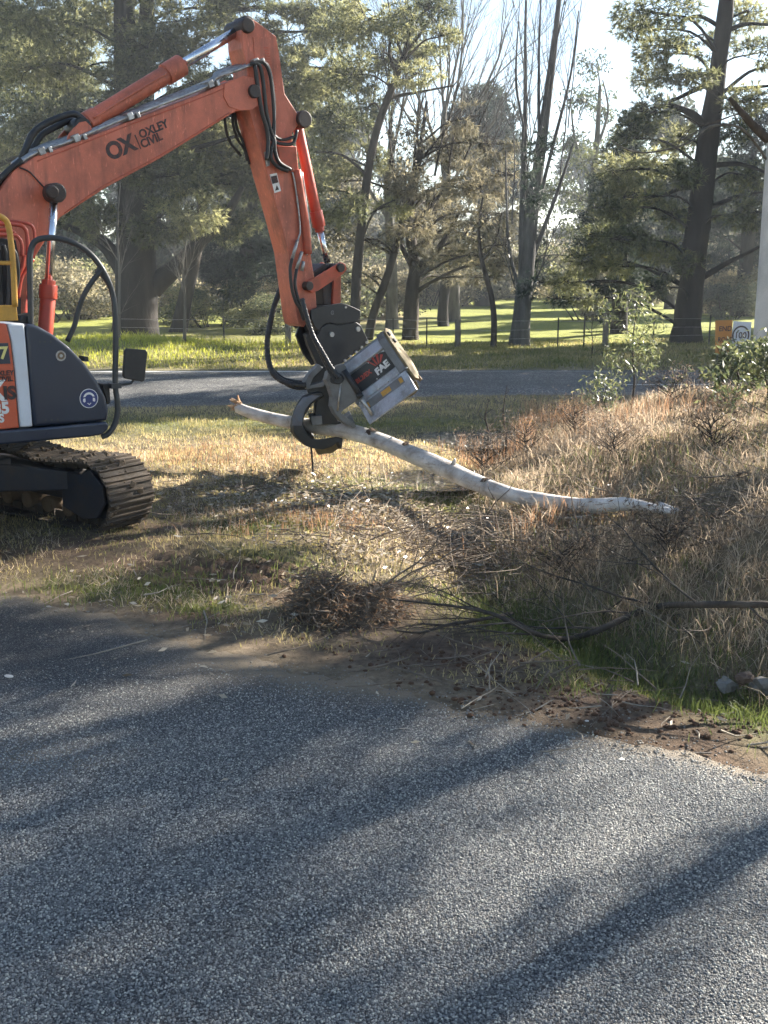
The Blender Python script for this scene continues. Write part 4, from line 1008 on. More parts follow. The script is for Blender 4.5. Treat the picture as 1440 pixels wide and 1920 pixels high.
def trunk_tube(V, F, path, k=14, seed=0, rough=0.12, n=5, flare=0.35):
    """knobbly tapered trunk; path = [(Vector, radius)]"""
    P = smooth_path([p for p, _ in path], n); rs = np.interp(np.linspace(0, len(path) - 1, len(P)), np.arange(len(path)), [r for _, r in path])
    m = len(P); o = sum(len(v) for v in V)
    vs = np.zeros((m, k, 3)); pa = None
    for i in range(m):
        d = (P[min(i+1, m-1)] - P[max(i-1, 0)]).normalized()
        a = frame_of(d)[0] if pa is None else (pa - d * pa.dot(d)).normalized()
        pa = a; b = d.cross(a)
        t = 2 * np.pi * np.arange(k) / k
        nn = vnoise(np.cos(t) * 2.2 + seed, np.sin(t) * 2.2, np.full(k, i * 0.35), 3) - 0.5
        fl = flare * math.exp(-i * 0.9) * (0.6 + 0.4 * np.cos(t * 4 + seed)) if flare else 0
        rr = rs[i] * (1 + rough * 2 * nn + fl)
        vs[i] = np.array(P[i][:])[None] + np.array(a[:])[None] * (np.cos(t) * rr)[:, None] + np.array(b[:])[None] * (np.sin(t) * rr)[:, None]
    ii = np.arange(m * k).reshape(m, k)
    f = np.stack([ii[:-1], np.roll(ii[:-1], -1, 1), np.roll(ii[1:], -1, 1), ii[1:]], -1).reshape(-1, 4) + o
    V.append(vs.reshape(-1, 3)); F.append(f)
    return P, rs

def needles(C, D, rng, k=9, L=0.2, w=0.018, spread=0.9, droop=-0.15):
    n = len(C)
    C = np.repeat(C, k, 0); D = np.repeat(D, k, 0)
    d = D + rng.normal(0, spread, (n * k, 3)); d[:, 2] += droop; d /= np.linalg.norm(d, axis=1, keepdims=True)
    ln = L * rng.uniform(0.6, 1.3, (n * k, 1))
    s = np.cross(d, rng.normal(0, 1, (n * k, 3))); s /= np.linalg.norm(s, axis=1, keepdims=True)
    V = np.stack([C - s * w, C + s * w, C + d * ln], 1).reshape(-1, 3)
    F = np.arange(n * k * 3).reshape(-1, 3)
    return V, F

def leaves(C, rng, L=0.15, w=0.05, droop=-0.7, flat=1.0):
    n = len(C)
    d = rng.normal(0, 1, (n, 3)); d[:, 2] = d[:, 2] * flat + droop; d /= np.linalg.norm(d, axis=1, keepdims=True)
    s = np.cross(d, rng.normal(0, 1, (n, 3))); s /= np.linalg.norm(s, axis=1, keepdims=True)
    ln = L * rng.uniform(0.6, 1.25, (n, 1)); ww = w * rng.uniform(0.7, 1.2, (n, 1))
    nrm = np.cross(d, s)
    V = np.stack([C, C + d * ln * .45 + s * ww * .5 + nrm * ww * .15, C + d * ln, C + d * ln * .45 - s * ww * .5 + nrm * ww * .15], 1).reshape(-1, 3)
    F = np.arange(n * 4).reshape(-1, 4)
    return V, F

def blob_pts(rng, c, r, n, gap=0.42, nsc=1.1, seed=0):
    """points through an ellipsoid, thinned by noise so that the sky shows through"""
    out = []
    m = int(n * 2.6)
    u = rng.normal(0, 1, (m, 3)); u /= np.linalg.norm(u, axis=1, keepdims=True)
    rad = rng.uniform(0.0, 1.0, (m, 1)) ** 0.45
    p = u * rad * np.array(r)[None, :]
    q = p + np.array(c)[None, :]
    nz = fbm(q[:, 0] * nsc, q[:, 1] * nsc, q[:, 2] * nsc * 1.8, 60 + seed, 2)
    keep = nz > gap
    q, u = q[keep], u[keep]
    return q[:n], u[:n]

PINE_N = leafmat('pine_needles', [(0.040, 0.052, 0.032), (0.138, 0.150, 0.076), (0.31, 0.31, 0.15)], 0.57, 0.5, 0.35)
PINE_D = leafmat('dark_conifer_needles', [(0.014, 0.023, 0.019), (0.030, 0.045, 0.034), (0.065, 0.082, 0.052)], 0.35, 0.55, 0.25)
CASU_N = leafmat('sheoak_needles', [(0.065, 0.066, 0.046), (0.16, 0.15, 0.098), (0.30, 0.27, 0.165)], 0.52, 0.55, 0.3)
GUM_L = leafmat('gum_leaves', [(0.035, 0.048, 0.028), (0.07, 0.088, 0.040), (0.14, 0.15, 0.07)], 0.38, 0.4, 0.5)
SAP_L = leafmat('sapling_leaves', [(0.045, 0.065, 0.03), (0.10, 0.12, 0.05), (0.20, 0.205, 0.10)], 0.4, 0.4, 0.5)
FAR_L = leafmat('distant_foliage', [(0.038, 0.050, 0.040), (0.080, 0.092, 0.066), (0.15, 0.15, 0.10)], 0.35, 0.7, 0.2)
BARK_D = bark('dark_pine_bark', (0.010, 0.009, 0.008), (0.042, 0.035, 0.030), 2.6)
BARK_B = bark('brown_bark', (0.022, 0.018, 0.015), (0.075, 0.06, 0.046), 3.0)
BARK_G = bark('grey_twig_bark', (0.06, 0.055, 0.048), (0.17, 0.155, 0.13), 5.0, bump=0.5)
BARK_W = bark('white_gum_bark', (0.36, 0.35, 0.34), (0.60, 0.58, 0.55), 1.6, (1, 1, 0.5), 0.25, 0.02)

def blob_tree(name, label, cat, Y, trunk, limbs, blobs, leaf, bark_m, seed, kind='needle', dens=1.0, group=None, twigs=14, nk=9, nl=0.22, nw=0.016, gap=0.45, depth=1.0, ll=0.16, lw=0.055, bare=None, droop=-.15):
    """trunk, limbs: [(px, py, radius m)] at distance Y; blobs: (px, py, rx px, rz px)"""
    rng = np.random.default_rng(seed); pr = random.Random(seed)
    b0 = at(trunk[0][0], trunk[0][1], Y); bz = hz(b0.x, Y) - 0.15
    base = Vector((b0.x, Y, bz))
    root = empty(name, base); tag(root, label, cat, group)
    V, F = [], []
    tp = []
    for i, t in enumerate(trunk):
        p = at(t[0], t[1], Y) - base
        if i == 0: p = Vector((0, 0, 0))
        tp.append((p, t[2]))
    P, rs = trunk_tube(V, F, tp, 14, seed)
    for lm in limbs:
        lp = []; dz = pr.uniform(-1, 1) * 0.25
        for i, t in enumerate(lm): lp.append((at(t[0], t[1], Y + dz * i * Y / 40) - base, t[2]))
        trunk_tube(V, F, lp, 8, seed + 3, flare=0)
    segs, tips = [], []
    CC, DD, RR = [], [], []
    for j, bl in enumerate(blobs):
        dy = (bl[4] if len(bl) > 4 else pr.uniform(-1, 1) * 2.2 * depth)
        c = at(bl[0], bl[1], Y + dy) - base
        rx, rzz = bl[2] * Y / FPX, bl[3] * Y / FPX
        n = int(dens * rx * rzz * (400 if kind == 'needle' else 620) * (40 / Y) ** 1.4)
        q, u = blob_pts(rng, (c.x, c.y, c.z), (rx, rx * 0.85, rzz), n, gap, 1.1, seed % 7)
        CC.append(q); DD.append(u); RR.append(np.clip(np.full(len(q), pr.uniform(0.1, 0.8)) + rng.normal(0, 0.22, len(q)), 0, 1))
        # a branch out to the clump
        k = min(range(len(P)), key=lambda i: abs(P[i].z - (c.z - 0.25 * (c - P[min(i, len(P)-1)]).length)))
        s0 = P[k]; mid = s0.lerp(c, 0.5) + Vector((pr.uniform(-.3, .3), pr.uniform(-.3, .3), 0.12 * (c - s0).length))
        pth = smooth_path([s0, mid, c, c + (c - mid) * 0.45], 4); r0 = min(0.11, 0.02 + 0.012 * (c - s0).length)
        for i in range(len(pth) - 1):
            f = i / len(pth); segs.append((pth[i], pth[i+1], r0 * (1 - .8 * f), r0 * (1 - .8 * (i + 1) / len(pth))))
        for _ in range(twigs):
            if not len(q): break
            e = Vector(q[rng.integers(len(q))]); a = pth[rng.integers(len(pth)//2, len(pth))]
            m_ = a.lerp(e, 0.5) + Vector((pr.uniform(-.15, .15), pr.uniform(-.15, .15), pr.uniform(-.05, .2)))
            segs.append((a, m_, 0.016, 0.011)); segs.append((m_, e, 0.011, 0.005))
    if bare:
        for (px, py, dx, dz, L, r_, lv) in bare:
            bough(segs, tips, pr, at(px, py, Y) - base, (dx, pr.uniform(-.4, .4), dz), L, r_, lv, 7, 0.13, 0.05, 0.58, 0.5, 5)
    if segs:
        v, f = np_sticks(segs, 5); F.append(f + sum(len(x) for x in V)); V.append(v)
    tr = link('trunk', np_mesh('trunk', np.concatenate(V), F, bark_m, None, True), root)
    if CC:
        C = np.concatenate(CC); D = np.concatenate(DD); rr = np.concatenate(RR)
        if kind == 'needle':
            v, f = needles(C, D, rng, nk, nl, nw, 0.9, droop); rv = np.repeat(np.clip(rr[:, None] + rng.normal(0, .1, (len(rr), nk)), 0, 1).ravel(), 3)
        else:
            v, f = leaves(C, rng, ll, lw); rv = np.repeat(rr, 4)
        link('crown', np_mesh('crown', v, [f], leaf, {'rnd': rv}), root)
    return root

# big old pine on the left, with two stems
blob_tree('pine_tree', 'massive old pine with furrowed dark trunk and low forked limbs', 'tree', 42,
    [(253, 640, 0.95), (255, 600, 0.86), (256, 520, 0.80), (255, 440, 0.72), (248, 360, 0.55), (240, 250, 0.50), (236, 120, 0.44), (233, -20, 0.36), (230, -170, 0.2)],
    [[(258, 420, .5), (268, 300, .42), (272, 180, .36), (274, 60, .3), (278, -80, .2)],
     [(285, 540, .42), (330, 500, .34), (372, 455, .28), (420, 408, .2), (455, 350, .1)],
     [(232, 520, .26), (200, 470, .20), (160, 440, .16), (110, 420, .12), (60, 400, .08)],
     [(232, 495, .2), (195, 450, .15), (150, 425, .1)],
     [(262, 330, .16), (330, 290, .11), (420, 262, .07), (500, 240, .04)],
     [(245, 250, .16), (180, 215, .12), (100, 200, .07), (20, 190, .05)]],
    [(60, 40, 120, 55), (190, 25, 80, 50), (330, 40, 100, 55), (440, 20, 90, 45), (540, 60, 80, 50), (610, 20, 70, 40), (50, 130, 100, 55), (150, 130, 70, 45), (330, 120, 60, 50), (400, 190, 70, 50),
     (70, 230, 90, 50), (170, 215, 60, 45), (560, 150, 80, 55), (620, 130, 60, 50), (320, 330, 80, 50), (395, 330, 90, 60), (460, 290, 60, 50), (350, 400, 70, 40), (430, 420, 60, 40), (160, 320, 60, 40), (190, 420, 40, 40), (130, 390, 60, 40), (330, 240, 60, 40), (520, 220, 60, 45), (600, 220, 70, 45), (200, -60, 140, 50), (400, -60, 150, 50), (235, 300, 60, 45, -2.2), (270, 90, 60, 50, -2.4), (215, 170, 60, 45, -2.2), (290, 250, 60, 40, -2.), (480, 160, 80, 50), (120, 300, 80, 45), (300, 430, 60, 35, -2), (380, 250, 80, 50), (560, 330, 70, 45), (480, 350, 70, 45)],
    PINE_N, BARK_D, 11, dens=1.35)
blob_tree('pine_tree', 'pine tree partly hidden behind the excavator boom at the left edge', 'tree', 48,
    [(-60, 630, .5), (-55, 500, .45), (-50, 300, .4), (-45, 80, .3), (-40, -60, .15)],
    [[(-50, 330, .15), (20, 300, .1), (90, 280, .05)], [(-50, 180, .15), (30, 150, .1), (110, 140, .05)]],
    [(0, 20, 90, 60), (20, 110, 80, 55), (10, 210, 90, 60), (30, 300, 80, 50), (110, 260, 70, 50), (100, 80, 80, 60), (-80, 100, 100, 80), (-100, 250, 110, 80), (40, 400, 70, 40), (120, 170, 60, 50), (150, 60, 60, 50), (20, 480, 60, 30)],
    PINE_N, BARK_D, 12, dens=1.3)
blob_tree('leaning_tree', 'leaning bare lower trunk just right of the massive old pine', 'tree', 47,
    [(334, 625, .36), (345, 570, .33), (360, 500, .3), (372, 440, .25), (382, 360, .2), (392, 260, .12)], [[(366, 480, .16), (400, 430, .1), (440, 400, .06)]],
    [(390, 300, 60, 45), (430, 350, 60, 40), (350, 260, 55, 40), (420, 240, 60, 45)], PINE_N, BARK_B, 13, dens=.8)
blob_tree('conifer_tree', 'dark dense conifer standing left of the excavator arm', 'tree', 52,
    [(462, 630, .55), (464, 560, .5), (468, 450, .42), (472, 330, .3), (476, 200, .15)], [],
    [(440, 520, 50, 45), (490, 500, 45, 50), (460, 450, 60, 45), (410, 490, 40, 40), (480, 400, 50, 40), (440, 570, 45, 30), (500, 560, 40, 35), (520, 460, 40, 45), (470, 330, 55, 45), (530, 390, 40, 40), (500, 280, 60, 45), (560, 300, 50, 45), (540, 520, 30, 40)],
    PINE_D, BARK_D, 14, dens=1.3, nk=10, nl=.22, nw=.022, gap=.36)
blob_tree('slender_tree', 'slender dark trunk forking high up right of the excavator arm', 'tree', 38,
    [(664, 640, .20), (666, 570, .18), (672, 480, .165), (685, 360, .15), (705, 250, .13), (735, 165, .13), (760, 95, .09), (775, 30, .06), (790, -40, .04)],
    [[(728, 185, .08), (755, 178, .06), (800, 170, .04), (850, 160, .02)], [(745, 140, .07), (730, 100, .05), (735, 50, .03), (725, -10, .02)], [(758, 100, .06), (795, 55, .05), (830, 0, .04), (850, -40, .02)], [(690, 330, .06), (640, 290, .04), (590, 285, .02)], [(672, 470, .05), (700, 400, .04), (740, 375, .02)]],
    [(700, 40, 60, 45), (760, 40, 60, 35), (790, 110, 50, 25), (640, 60, 60, 50), (660, 140, 55, 40), (820, 70, 40, 18), (690, 200, 45, 35), (780, 140, 50, 20), (640, 230, 55, 40), (720, 110, 50, 30), (620, 300, 55, 40), (740, 390, 40, 20), (640, 390, 55, 35), (690, 300, 40, 30), (800, 20, 50, 25), (590, 360, 40, 40)],
    PINE_N, BARK_B, 15, dens=.95)
blob_tree('leaning_tree', 'thin trunk leaning right beside the slender forked tree', 'tree', 41,
    [(690, 640, .18), (700, 590, .165), (722, 530, .15), (742, 465, .135), (758, 400, .14), (775, 330, .11), (790, 260, .08), (800, 190, .05)],
    [[(745, 455, .07), (770, 430, .05), (800, 415, .03)], [(762, 390, .06), (740, 340, .05), (728, 280, .03)], [(780, 310, .05), (830, 250, .03), (870, 200, .02)]],
    [(735, 440, 40, 25), (700, 460, 40, 25), (650, 450, 50, 30), (700, 520, 40, 25), (760, 330, 45, 35), (660, 530, 40, 25), (640, 340, 50, 40), (610, 440, 40, 30), (770, 250, 50, 35), (620, 510, 40, 30)],
    CASU_N, BARK_B, 16, dens=.8, kind='leaf', ll=.2, lw=.065,
    bare=[(775, 330, .1, 1, 3.2, .05, 2), (785, 280, -.25, 1, 3.0, .05, 2), (735, 300, -.1, 1, 3.0, .04, 2), (700, 260, .05, 1, 3.2, .04, 2), (690, 320, .0, 1, 3.0, .04, 2), (745, 380, -.1, 1, 3.2, .05, 2), (815, 330, .3, 1, 3.4, .05, 2), (730, 220, .1, 1, 3.2, .04, 2)])
blob_tree('sheoak_tree', 'feathery brownish she-oak with a stout forked trunk in the middle', 'tree', 41,
    [(769, 650, .32), (771, 590, .29), (773, 540, .26), (778, 500, .21), (770, 440, .2), (775, 360, .16), (790, 270, .1)],
    [[(776, 520, .18), (800, 490, .14), (830, 455, .1), (860, 400, .06)], [(774, 500, .14), (757, 470, .1), (745, 440, .06)], [(772, 430, .1), (830, 360, .07), (890, 320, .04)]],
    [(770, 420, 45, 45), (820, 380, 55, 45), (880, 350, 60, 45), (930, 330, 45, 40), (800, 300, 55, 40), (860, 280, 60, 40), (920, 270, 50, 35), (770, 350, 45, 40), (830, 440, 55, 40), (890, 420, 55, 40), (940, 400, 40, 40), (860, 480, 50, 25), (920, 480, 45, 25), (780, 480, 40, 25), (880, 220, 45, 30), (930, 450, 40, 30), (840, 520, 40, 18), (905, 520, 40, 18), (960, 500, 35, 20)],
    CASU_N, BARK_B, 17, dens=.75, nk=10, nl=.24, nw=.013, gap=.46, droop=-.45, bare=[(785, 480, -.2, 1, 2.4, .05, 2), (800, 470, .2, 1, 2.4, .05, 2), (870, 300, .5, 1, 2.5, .04, 2), (900, 360, .3, 1, 2.5, .04, 2), (840, 330, .1, 1, 2.8, .04, 2)])
blob_tree('short_tree', 'short thick dark trunk standing behind the timber fence post', 'tree', 52,
    [(832, 628, .30), (830, 600, .27), (832, 560, .24), (838, 500, .24), (845, 420, .15)], [],
    [(840, 470, 50, 30), (800, 500, 40, 22), (880, 500, 45, 22), (850, 400, 55, 40), (900, 440, 45, 35)], PINE_D, BARK_D, 18, dens=.9)
blob_tree('thin_tree', 'thin crooked young trunk with a sparse top left of the poplar', 'tree', 37,
    [(925, 655, .105), (926, 600, .10), (922, 560, .095), (912, 520, .085), (902, 480, .07), (898, 430, .05), (905, 370, .03)],
    [[(903, 490, .04), (930, 450, .03), (940, 400, .015)]], [(900, 480, 35, 16), (940, 460, 35, 18), (880, 440, 35, 18), (915, 410, 35, 20)], CASU_N, BARK_B, 19, kind='leaf', dens=.6, ll=.18, lw=.06)
blob_tree('poplar_tree', 'tall bare poplar with upright grey branches against the sky', 'tree', 38,
    [(973, 655, .36), (976, 610, .33), (985, 520, .27), (998, 400, .22), (1018, 250, .17), (1035, 120, .12), (1048, 0, .08), (1056, -90, .04)],
    [[(980, 540, .16), (980, 430, .13), (982, 300, .1), (985, 180, .07), (985, 60, .05), (988, -40, .03)], [(990, 480, .1), (1010, 380, .08), (1035, 280, .06), (1070, 140, .04), (1085, 20, .02)],
     [(985, 520, .1), (1015, 440, .08), (1045, 360, .06), (1075, 270, .04)], [(978, 560, .08), (955, 470, .06), (950, 380, .04), (948, 280, .02)], [(1012, 300, .07), (1010, 180, .05), (1012, 60, .03), (1016, -40, .02)], [(988, 260, .05), (968, 160, .04), (972, 40, .02)]],
    [(1000, 460, 24, 40), (1005, 370, 22, 40), (990, 300, 18, 35), (1020, 280, 18, 40), (985, 540, 18, 30)], PINE_D, bark('poplar_bark', (0.045, 0.043, 0.042), (0.13, 0.125, 0.12), 4.0), 20, dens=.45, twigs=6,
    bare=[(980, 300, -.12, 1, 4.5, .03, 2), (1025, 200, .1, 1, 4.5, .03, 2), (1000, 380, .15, 1, 5.0, .04, 2), (990, 420, -.15, 1, 4.5, .04, 2), (1040, 100, .05, 1, 3.5, .025, 2), (1050, 330, .2, 1, 4, .03, 2), (985, 160, 0, 1, 4, .025, 2), (960, 420, -.1, 1, 4, .03, 2), (1010, 150, 0, 1, 3.5, .02, 2), (1065, 240, .1, 1, 4, .025, 2), (990, 560, .25, 1, 3, .04, 2), (975, 560, -.3, 1, 2.6, .03, 2)])
blob_tree('pine_tree', 'large pine at the right with drooping dark boughs on its left side', 'tree', 38,
    [(1286, 655, .58), (1288, 610, .5), (1292, 560, .44), (1304, 460, .42), (1316, 360, .38), (1330, 250, .34), (1346, 130, .29), (1360, 20, .25), (1370, -70, .2), (1385, -200, .1)],
    [[(1322, 235, .16), (1300, 215, .13), (1265, 200, .1), (1230, 200, .07)], [(1312, 350, .1), (1270, 355, .08), (1220, 380, .06)], [(1345, 150, .1), (1290, 175, .07), (1240, 200, .04)], [(1318, 520, .12), (1360, 495, .09), (1410, 470, .06), (1450, 450, .03)],
     [(1328, 390, .1), (1380, 370, .07), (1430, 360, .04)], [(1340, 310, .1), (1390, 308, .07), (1440, 325, .05)], [(1350, 170, .08), (1400, 165, .06), (1450, 160, .04)], [(1358, 60, .09), (1400, 45, .06), (1460, 48, .04)], [(1362, 60, .08), (1310, 30, .06), (1260, 50, .04)], [(1355, 175, .07), (1405, 135, .05), (1450, 125, .03)]],
    [(1230, 25, 80, 28), (1200, 55, 50, 22), (1300, 70, 50, 26), (1250, 100, 60, 28), (1340, 90, 40, 28), (1400, 30, 50, 28), (1420, 100, 40, 26), (1290, 140, 55, 26), (1215, 150, 40, 24), (1400, 190, 45, 30),
     (1220, 210, 45, 32), (1190, 260, 45, 38), (1170, 320, 50, 40), (1200, 370, 50, 35), (1150, 390, 45, 38), (1230, 310, 40, 32), (1130, 440, 40, 30), (1180, 450, 50, 28), (1100, 490, 45, 26), (1060, 530, 40, 24), (1090, 560, 36, 20), (1150, 500, 45, 24), (1280, 260, 40, 26), (1280, 330, 40, 26), (1320, 420, 40, 30), (1260, 400, 40, 26), (1400, 330, 50, 30), (1400, 400, 45, 30), (1250, 470, 50, 26), (1370, 250, 35, 26), (1300, 500, 36, 22), (1240, 540, 40, 20)],
    PINE_N, BARK_D, 21, dens=1.0, depth=.8)
blob_tree('conifer_tree', 'dark drooping conifer mass between the poplar and the right-hand pine', 'tree', 43,
    [(1160, 640, .35), (1162, 560, .32), (1166, 440, .26), (1180, 320, .2), (1195, 220, .1)], [],
    [(1195, 230, 40, 30), (1175, 290, 45, 36), (1150, 350, 50, 40), (1190, 380, 50, 40), (1130, 420, 45, 34), (1110, 470, 45, 30), (1070, 530, 40, 22), (1160, 450, 45, 34), (1120, 540, 40, 24), (1180, 520, 45, 26), (1050, 560, 30, 16), (1150, 590, 30, 24)], PINE_D, BARK_D, 22, dens=1.35, nk=10, gap=.34)
blob_tree('gum_tree', 'thin-leaved gum behind the poplar against the pale sky', 'tree', 60,
    [(1100, 600, .3), (1105, 480, .26), (1110, 360, .2), (1120, 250, .14), (1125, 160, .08)],
    [[(1112, 350, .1), (1080, 270, .07), (1070, 190, .03)], [(1118, 280, .1), (1140, 210, .06), (1130, 150, .03)]],
    [(1110, 120, 35, 30), (1085, 190, 40, 35), (1130, 200, 35, 35), (1070, 270, 45, 35), (1110, 300, 45, 35), (1150, 280, 30, 30), (1060, 360, 45, 40), (1110, 390, 50, 40), (1050, 440, 40, 35), (1030, 360, 35, 40), (1100, 460, 50, 30), (1010, 480, 35, 30)], GUM_L, BARK_G, 23, kind='leaf', dens=.75, ll=.3, lw=.09, gap=.45)
blob_tree('conifer_tree', 'round-topped dark conifer rising far back against the sky', 'tree', 75,
    [(905, 590, .5), (905, 400, .4), (905, 250, .3), (905, 170, .1)], [],
    [(905, 185, 45, 28), (880, 215, 45, 26), (935, 215, 40, 26), (905, 240, 55, 26), (900, 290, 60, 35), (950, 270, 40, 30), (860, 280, 40, 30), (920, 350, 60, 40), (960, 340, 40, 40)], PINE_D, BARK_D, 24, dens=1.0, nk=9, nl=.4, nw=.05, gap=.30)
blob_tree('bare_tree', 'leafless tree with a fan of fine twigs against the sky', 'tree', 55,
    [(850, 610, .35), (848, 480, .3), (838, 350, .24), (830, 260, .16), (835, 190, .1)], [], [], PINE_D, BARK_G, 25,
    bare=[(838, 330, -.5, 1, 6.5, .10, 3), (835, 300, .55, 1, 6.5, .10, 3), (832, 260, .2, 1, 6.5, .09, 3), (835, 210, .35, 1, 5.5, .07, 3), (835, 230, -.15, 1, 6, .08, 3), (840, 350, .9, .9, 6.0, .08, 3), (836, 200, .05, 1, 5.0, .06, 3)])
blob_tree('bare_tree', 'leafless grey tree with twigs crossing the slender forked tree', 'tree', 50,
    [(735, 620, .28), (734, 480, .24), (728, 350, .18), (735, 250, .12)], [], [], PINE_D, BARK_G, 26,
    bare=[(730, 350, -.4, 1, 5.5, .08, 3), (730, 310, .35, 1, 5.5, .08, 3), (733, 260, .0, 1, 5.0, .07, 3), (732, 420, -.6, 1, 5, .07, 3), (732, 420, .5, 1, 5, .07, 3)])
blob_tree('dark_tree', 'dark tree standing back between the large pine and the white gum', 'tree', 60,
    [(1388, 590, .5), (1394, 540, .42), (1402, 460, .36), (1410, 360, .25), (1415, 260, .1)], [],
    [(1400, 300, 50, 40), (1380, 370, 55, 40), (1430, 380, 50, 40), (1390, 440, 55, 34), (1340, 420, 45, 34), (1430, 470, 45, 30), (1340, 490, 45, 24), (1290, 440, 40, 30), (1420, 230, 40, 40)], PINE_D, BARK_D, 27, dens=1.0, nl=.3, nw=.03, gap=.36)
# leafless saplings on the far verge in front of the old pine
for k, (px, py, h_) in enumerate(((222, 640, 300), (345, 640, 190))):
    blob_tree('bare_sapling', ('tall leafless pale sapling standing in front of the massive old pine', 'leafless pale sapling in front of the leaning bare trunk')[k], 'sapling', 33,
        [(px, py, .05), (px + 2, py - h_ * .4, .04), (px - 2, py - h_ * .7, .03), (px + 4, py - h_, .012)], [], [], PINE_D, BARK_G, 30 + k,
        bare=[(px, py - h_ * .35, .3, 1, 1.6, .02, 2), (px, py - h_ * .5, -.4, 1, 1.5, .02, 2), (px, py - h_ * .6, .35, 1, 1.4, .018, 2), (px, py - h_ * .15, .7, .8, 1.2, .014, 1)])

# far belt of trees closing the paddock: three kinds, copied
def far_proto(seed, H, W_, leaf, nleaf, lsz):
    rng = np.random.default_rng(seed); pr = random.Random(seed)
    V, F = [], []
    trunk_tube(V, F, [(Vector((0, 0, -.3)), .4), (Vector((0.1, 0, H * .3)), .32), (Vector((0, .1, H * .6)), .2), (Vector((.1, 0, H * .9)), .06)], 8, seed)
    segs = []
    C = []; rr = []
    for j in range(26):
        z = H * pr.uniform(.16, .98); a = pr.uniform(0, 6.28); w = W_ * (1 - 0.75 * abs(z / H - .45)) * pr.uniform(.3, 1)
        c = Vector((math.cos(a) * w * .7, math.sin(a) * w * .7, z))
        segs.append((Vector((0, 0, z * .75)), c, .09, .03))
        q, u = blob_pts(rng, c, (W_ * .36, W_ * .36, H * .085), nleaf, .38, .6, seed)
        C.append(q); rr.append(np.clip(pr.uniform(.1, .7) + rng.normal(0, .18, len(q)), 0, 1))
    v, f = np_sticks(segs, 4); F.append(f + sum(len(x) for x in V)); V.append(v)
    C = np.concatenate(C); rr = np.concatenate(rr)
    v2, f2 = leaves(C, rng, lsz, lsz * .45, -.2)
    return np_mesh('trunk', np.concatenate(V), F, BARK_D, None, True), np_mesh('crown', v2, [f2], leaf, {'rnd': np.repeat(rr, 4)})
FARP = [far_proto(71, 13, 5.0, FAR_L, 330, .55), far_proto(72, 9, 4.8, CASU_N, 330, .5), far_proto(73, 16, 4.2, PINE_D, 360, .5)]
rngf = random.Random(8)
FARL = [('hazy grey-green tree in the belt closing the far paddock'), ('low brownish tree in the belt closing the far paddock'), ('tall dark tree in the belt closing the far paddock')]
def far_tree(px, Y, k, s):
    b = at(px, 500, Y)
    r_ = empty('distant_tree', (b.x, Y, -0.1), (0, 0, rngf.uniform(0, 6.28))); r_.scale = (s, s, s * rngf.uniform(.9, 1.15))
    tag(r_, FARL[k], 'tree', ('grey-green trees of the far belt', 'brownish trees of the far belt', 'dark trees of the far belt')[k])
    for me, nm in zip(FARP[k], ('trunk', 'crown')): link(nm, me, r_)
for px in range(-200, 1700, 62):
    far_tree(px + rngf.uniform(-25, 25), rngf.uniform(105, 170), rngf.choice((0, 1, 1, 2, 0)), rngf.uniform(.75, 1.15))
for px, Y, k, s in ((-20, 70, 0, 1.0), (140, 66, 2, .9), (300, 75, 0, 1.0), (560, 70, 0, .95), (420, 80, 0, .9), (640, 84, 1, 1.0), (720, 100, 0, .8), (790, 92, 1, .9), (1180, 82, 1, .9), (1260, 70, 0, .9), (1500, 62, 2, .9), (80, 85, 1, 1.1), (500, 90, 1, 1.2), (-120, 60, 2, 1.0), (1340, 90, 1, 1.0), (960, 95, 1, .8)):
    far_tree(px, Y, k, s)

# scrubby undergrowth closing the back of the paddock
def bush_proto(seed, leaf):
    rng = np.random.default_rng(seed); pr = random.Random(seed); C = []; rr = []; segs = []
    for j in range(14):
        c = Vector((pr.uniform(-2.6, 2.6), pr.uniform(-1.5, 1.5), pr.uniform(.4, 3.4))); segs.append((Vector((c.x * .4, c.y * .4, 0)), c, .05, .015))
        q, u = blob_pts(rng, c, (1.3, 1.3, .8), 560, .36, .8, seed); C.append(q); rr.append(np.clip(pr.uniform(.1, .8) + rng.normal(0, .2, len(q)), 0, 1))
    C = np.concatenate(C); rr = np.concatenate(rr); v, f = np_sticks(segs, 4); v2, f2 = leaves(C, rng, .24, .10, -.1)
    return np_mesh('stems', v, [f], BARK_B, None, True), np_mesh('foliage', v2, [f2], leaf, {'rnd': np.repeat(rr, 4)})
BUSHP = [bush_proto(91, FAR_L), bush_proto(92, CASU_N), bush_proto(93, PINE_N)]
def bush(px, Y, k, s):
    b = at(px, 500, Y); r_ = empty('undergrowth_bush', (b.x, Y, hz(b.x, Y) - .1), (0, 0, rngf.uniform(0, 6.28))); r_.scale = (s * 1.2, s * 1.2, s)
    tag(r_, ('grey-green bush in the undergrowth behind the paddock', 'brownish bush in the undergrowth behind the paddock', 'olive bush in the undergrowth behind the paddock')[k], 'bush', ('grey-green undergrowth bushes', 'brownish undergrowth bushes', 'olive undergrowth bushes')[k])
    for me, nm in zip(BUSHP[k], ('stems', 'foliage')): link(nm, me, r_)
for px in range(-80, 1560, 44):
    bush(px + rngf.uniform(-18, 18), rngf.uniform(74, 100), rngf.choice((0, 1, 1, 2)), rngf.uniform(.7, 1.25))
for px, Y, k, s in ((395, 50, 2, .55), (350, 53, 1, .6), (140, 55, 1, .7), (180, 60, 2, .8), (500, 46, 2, .45), (560, 50, 1, .6), (620, 56, 2, .7), (700, 60, 1, .8), (1110, 55, 1, .7), (1370, 56, 0, .5), (1330, 62, 1, .8), (1420, 60, 1, .7), (60, 52, 1, .8)):
    bush(px, Y, k, s)

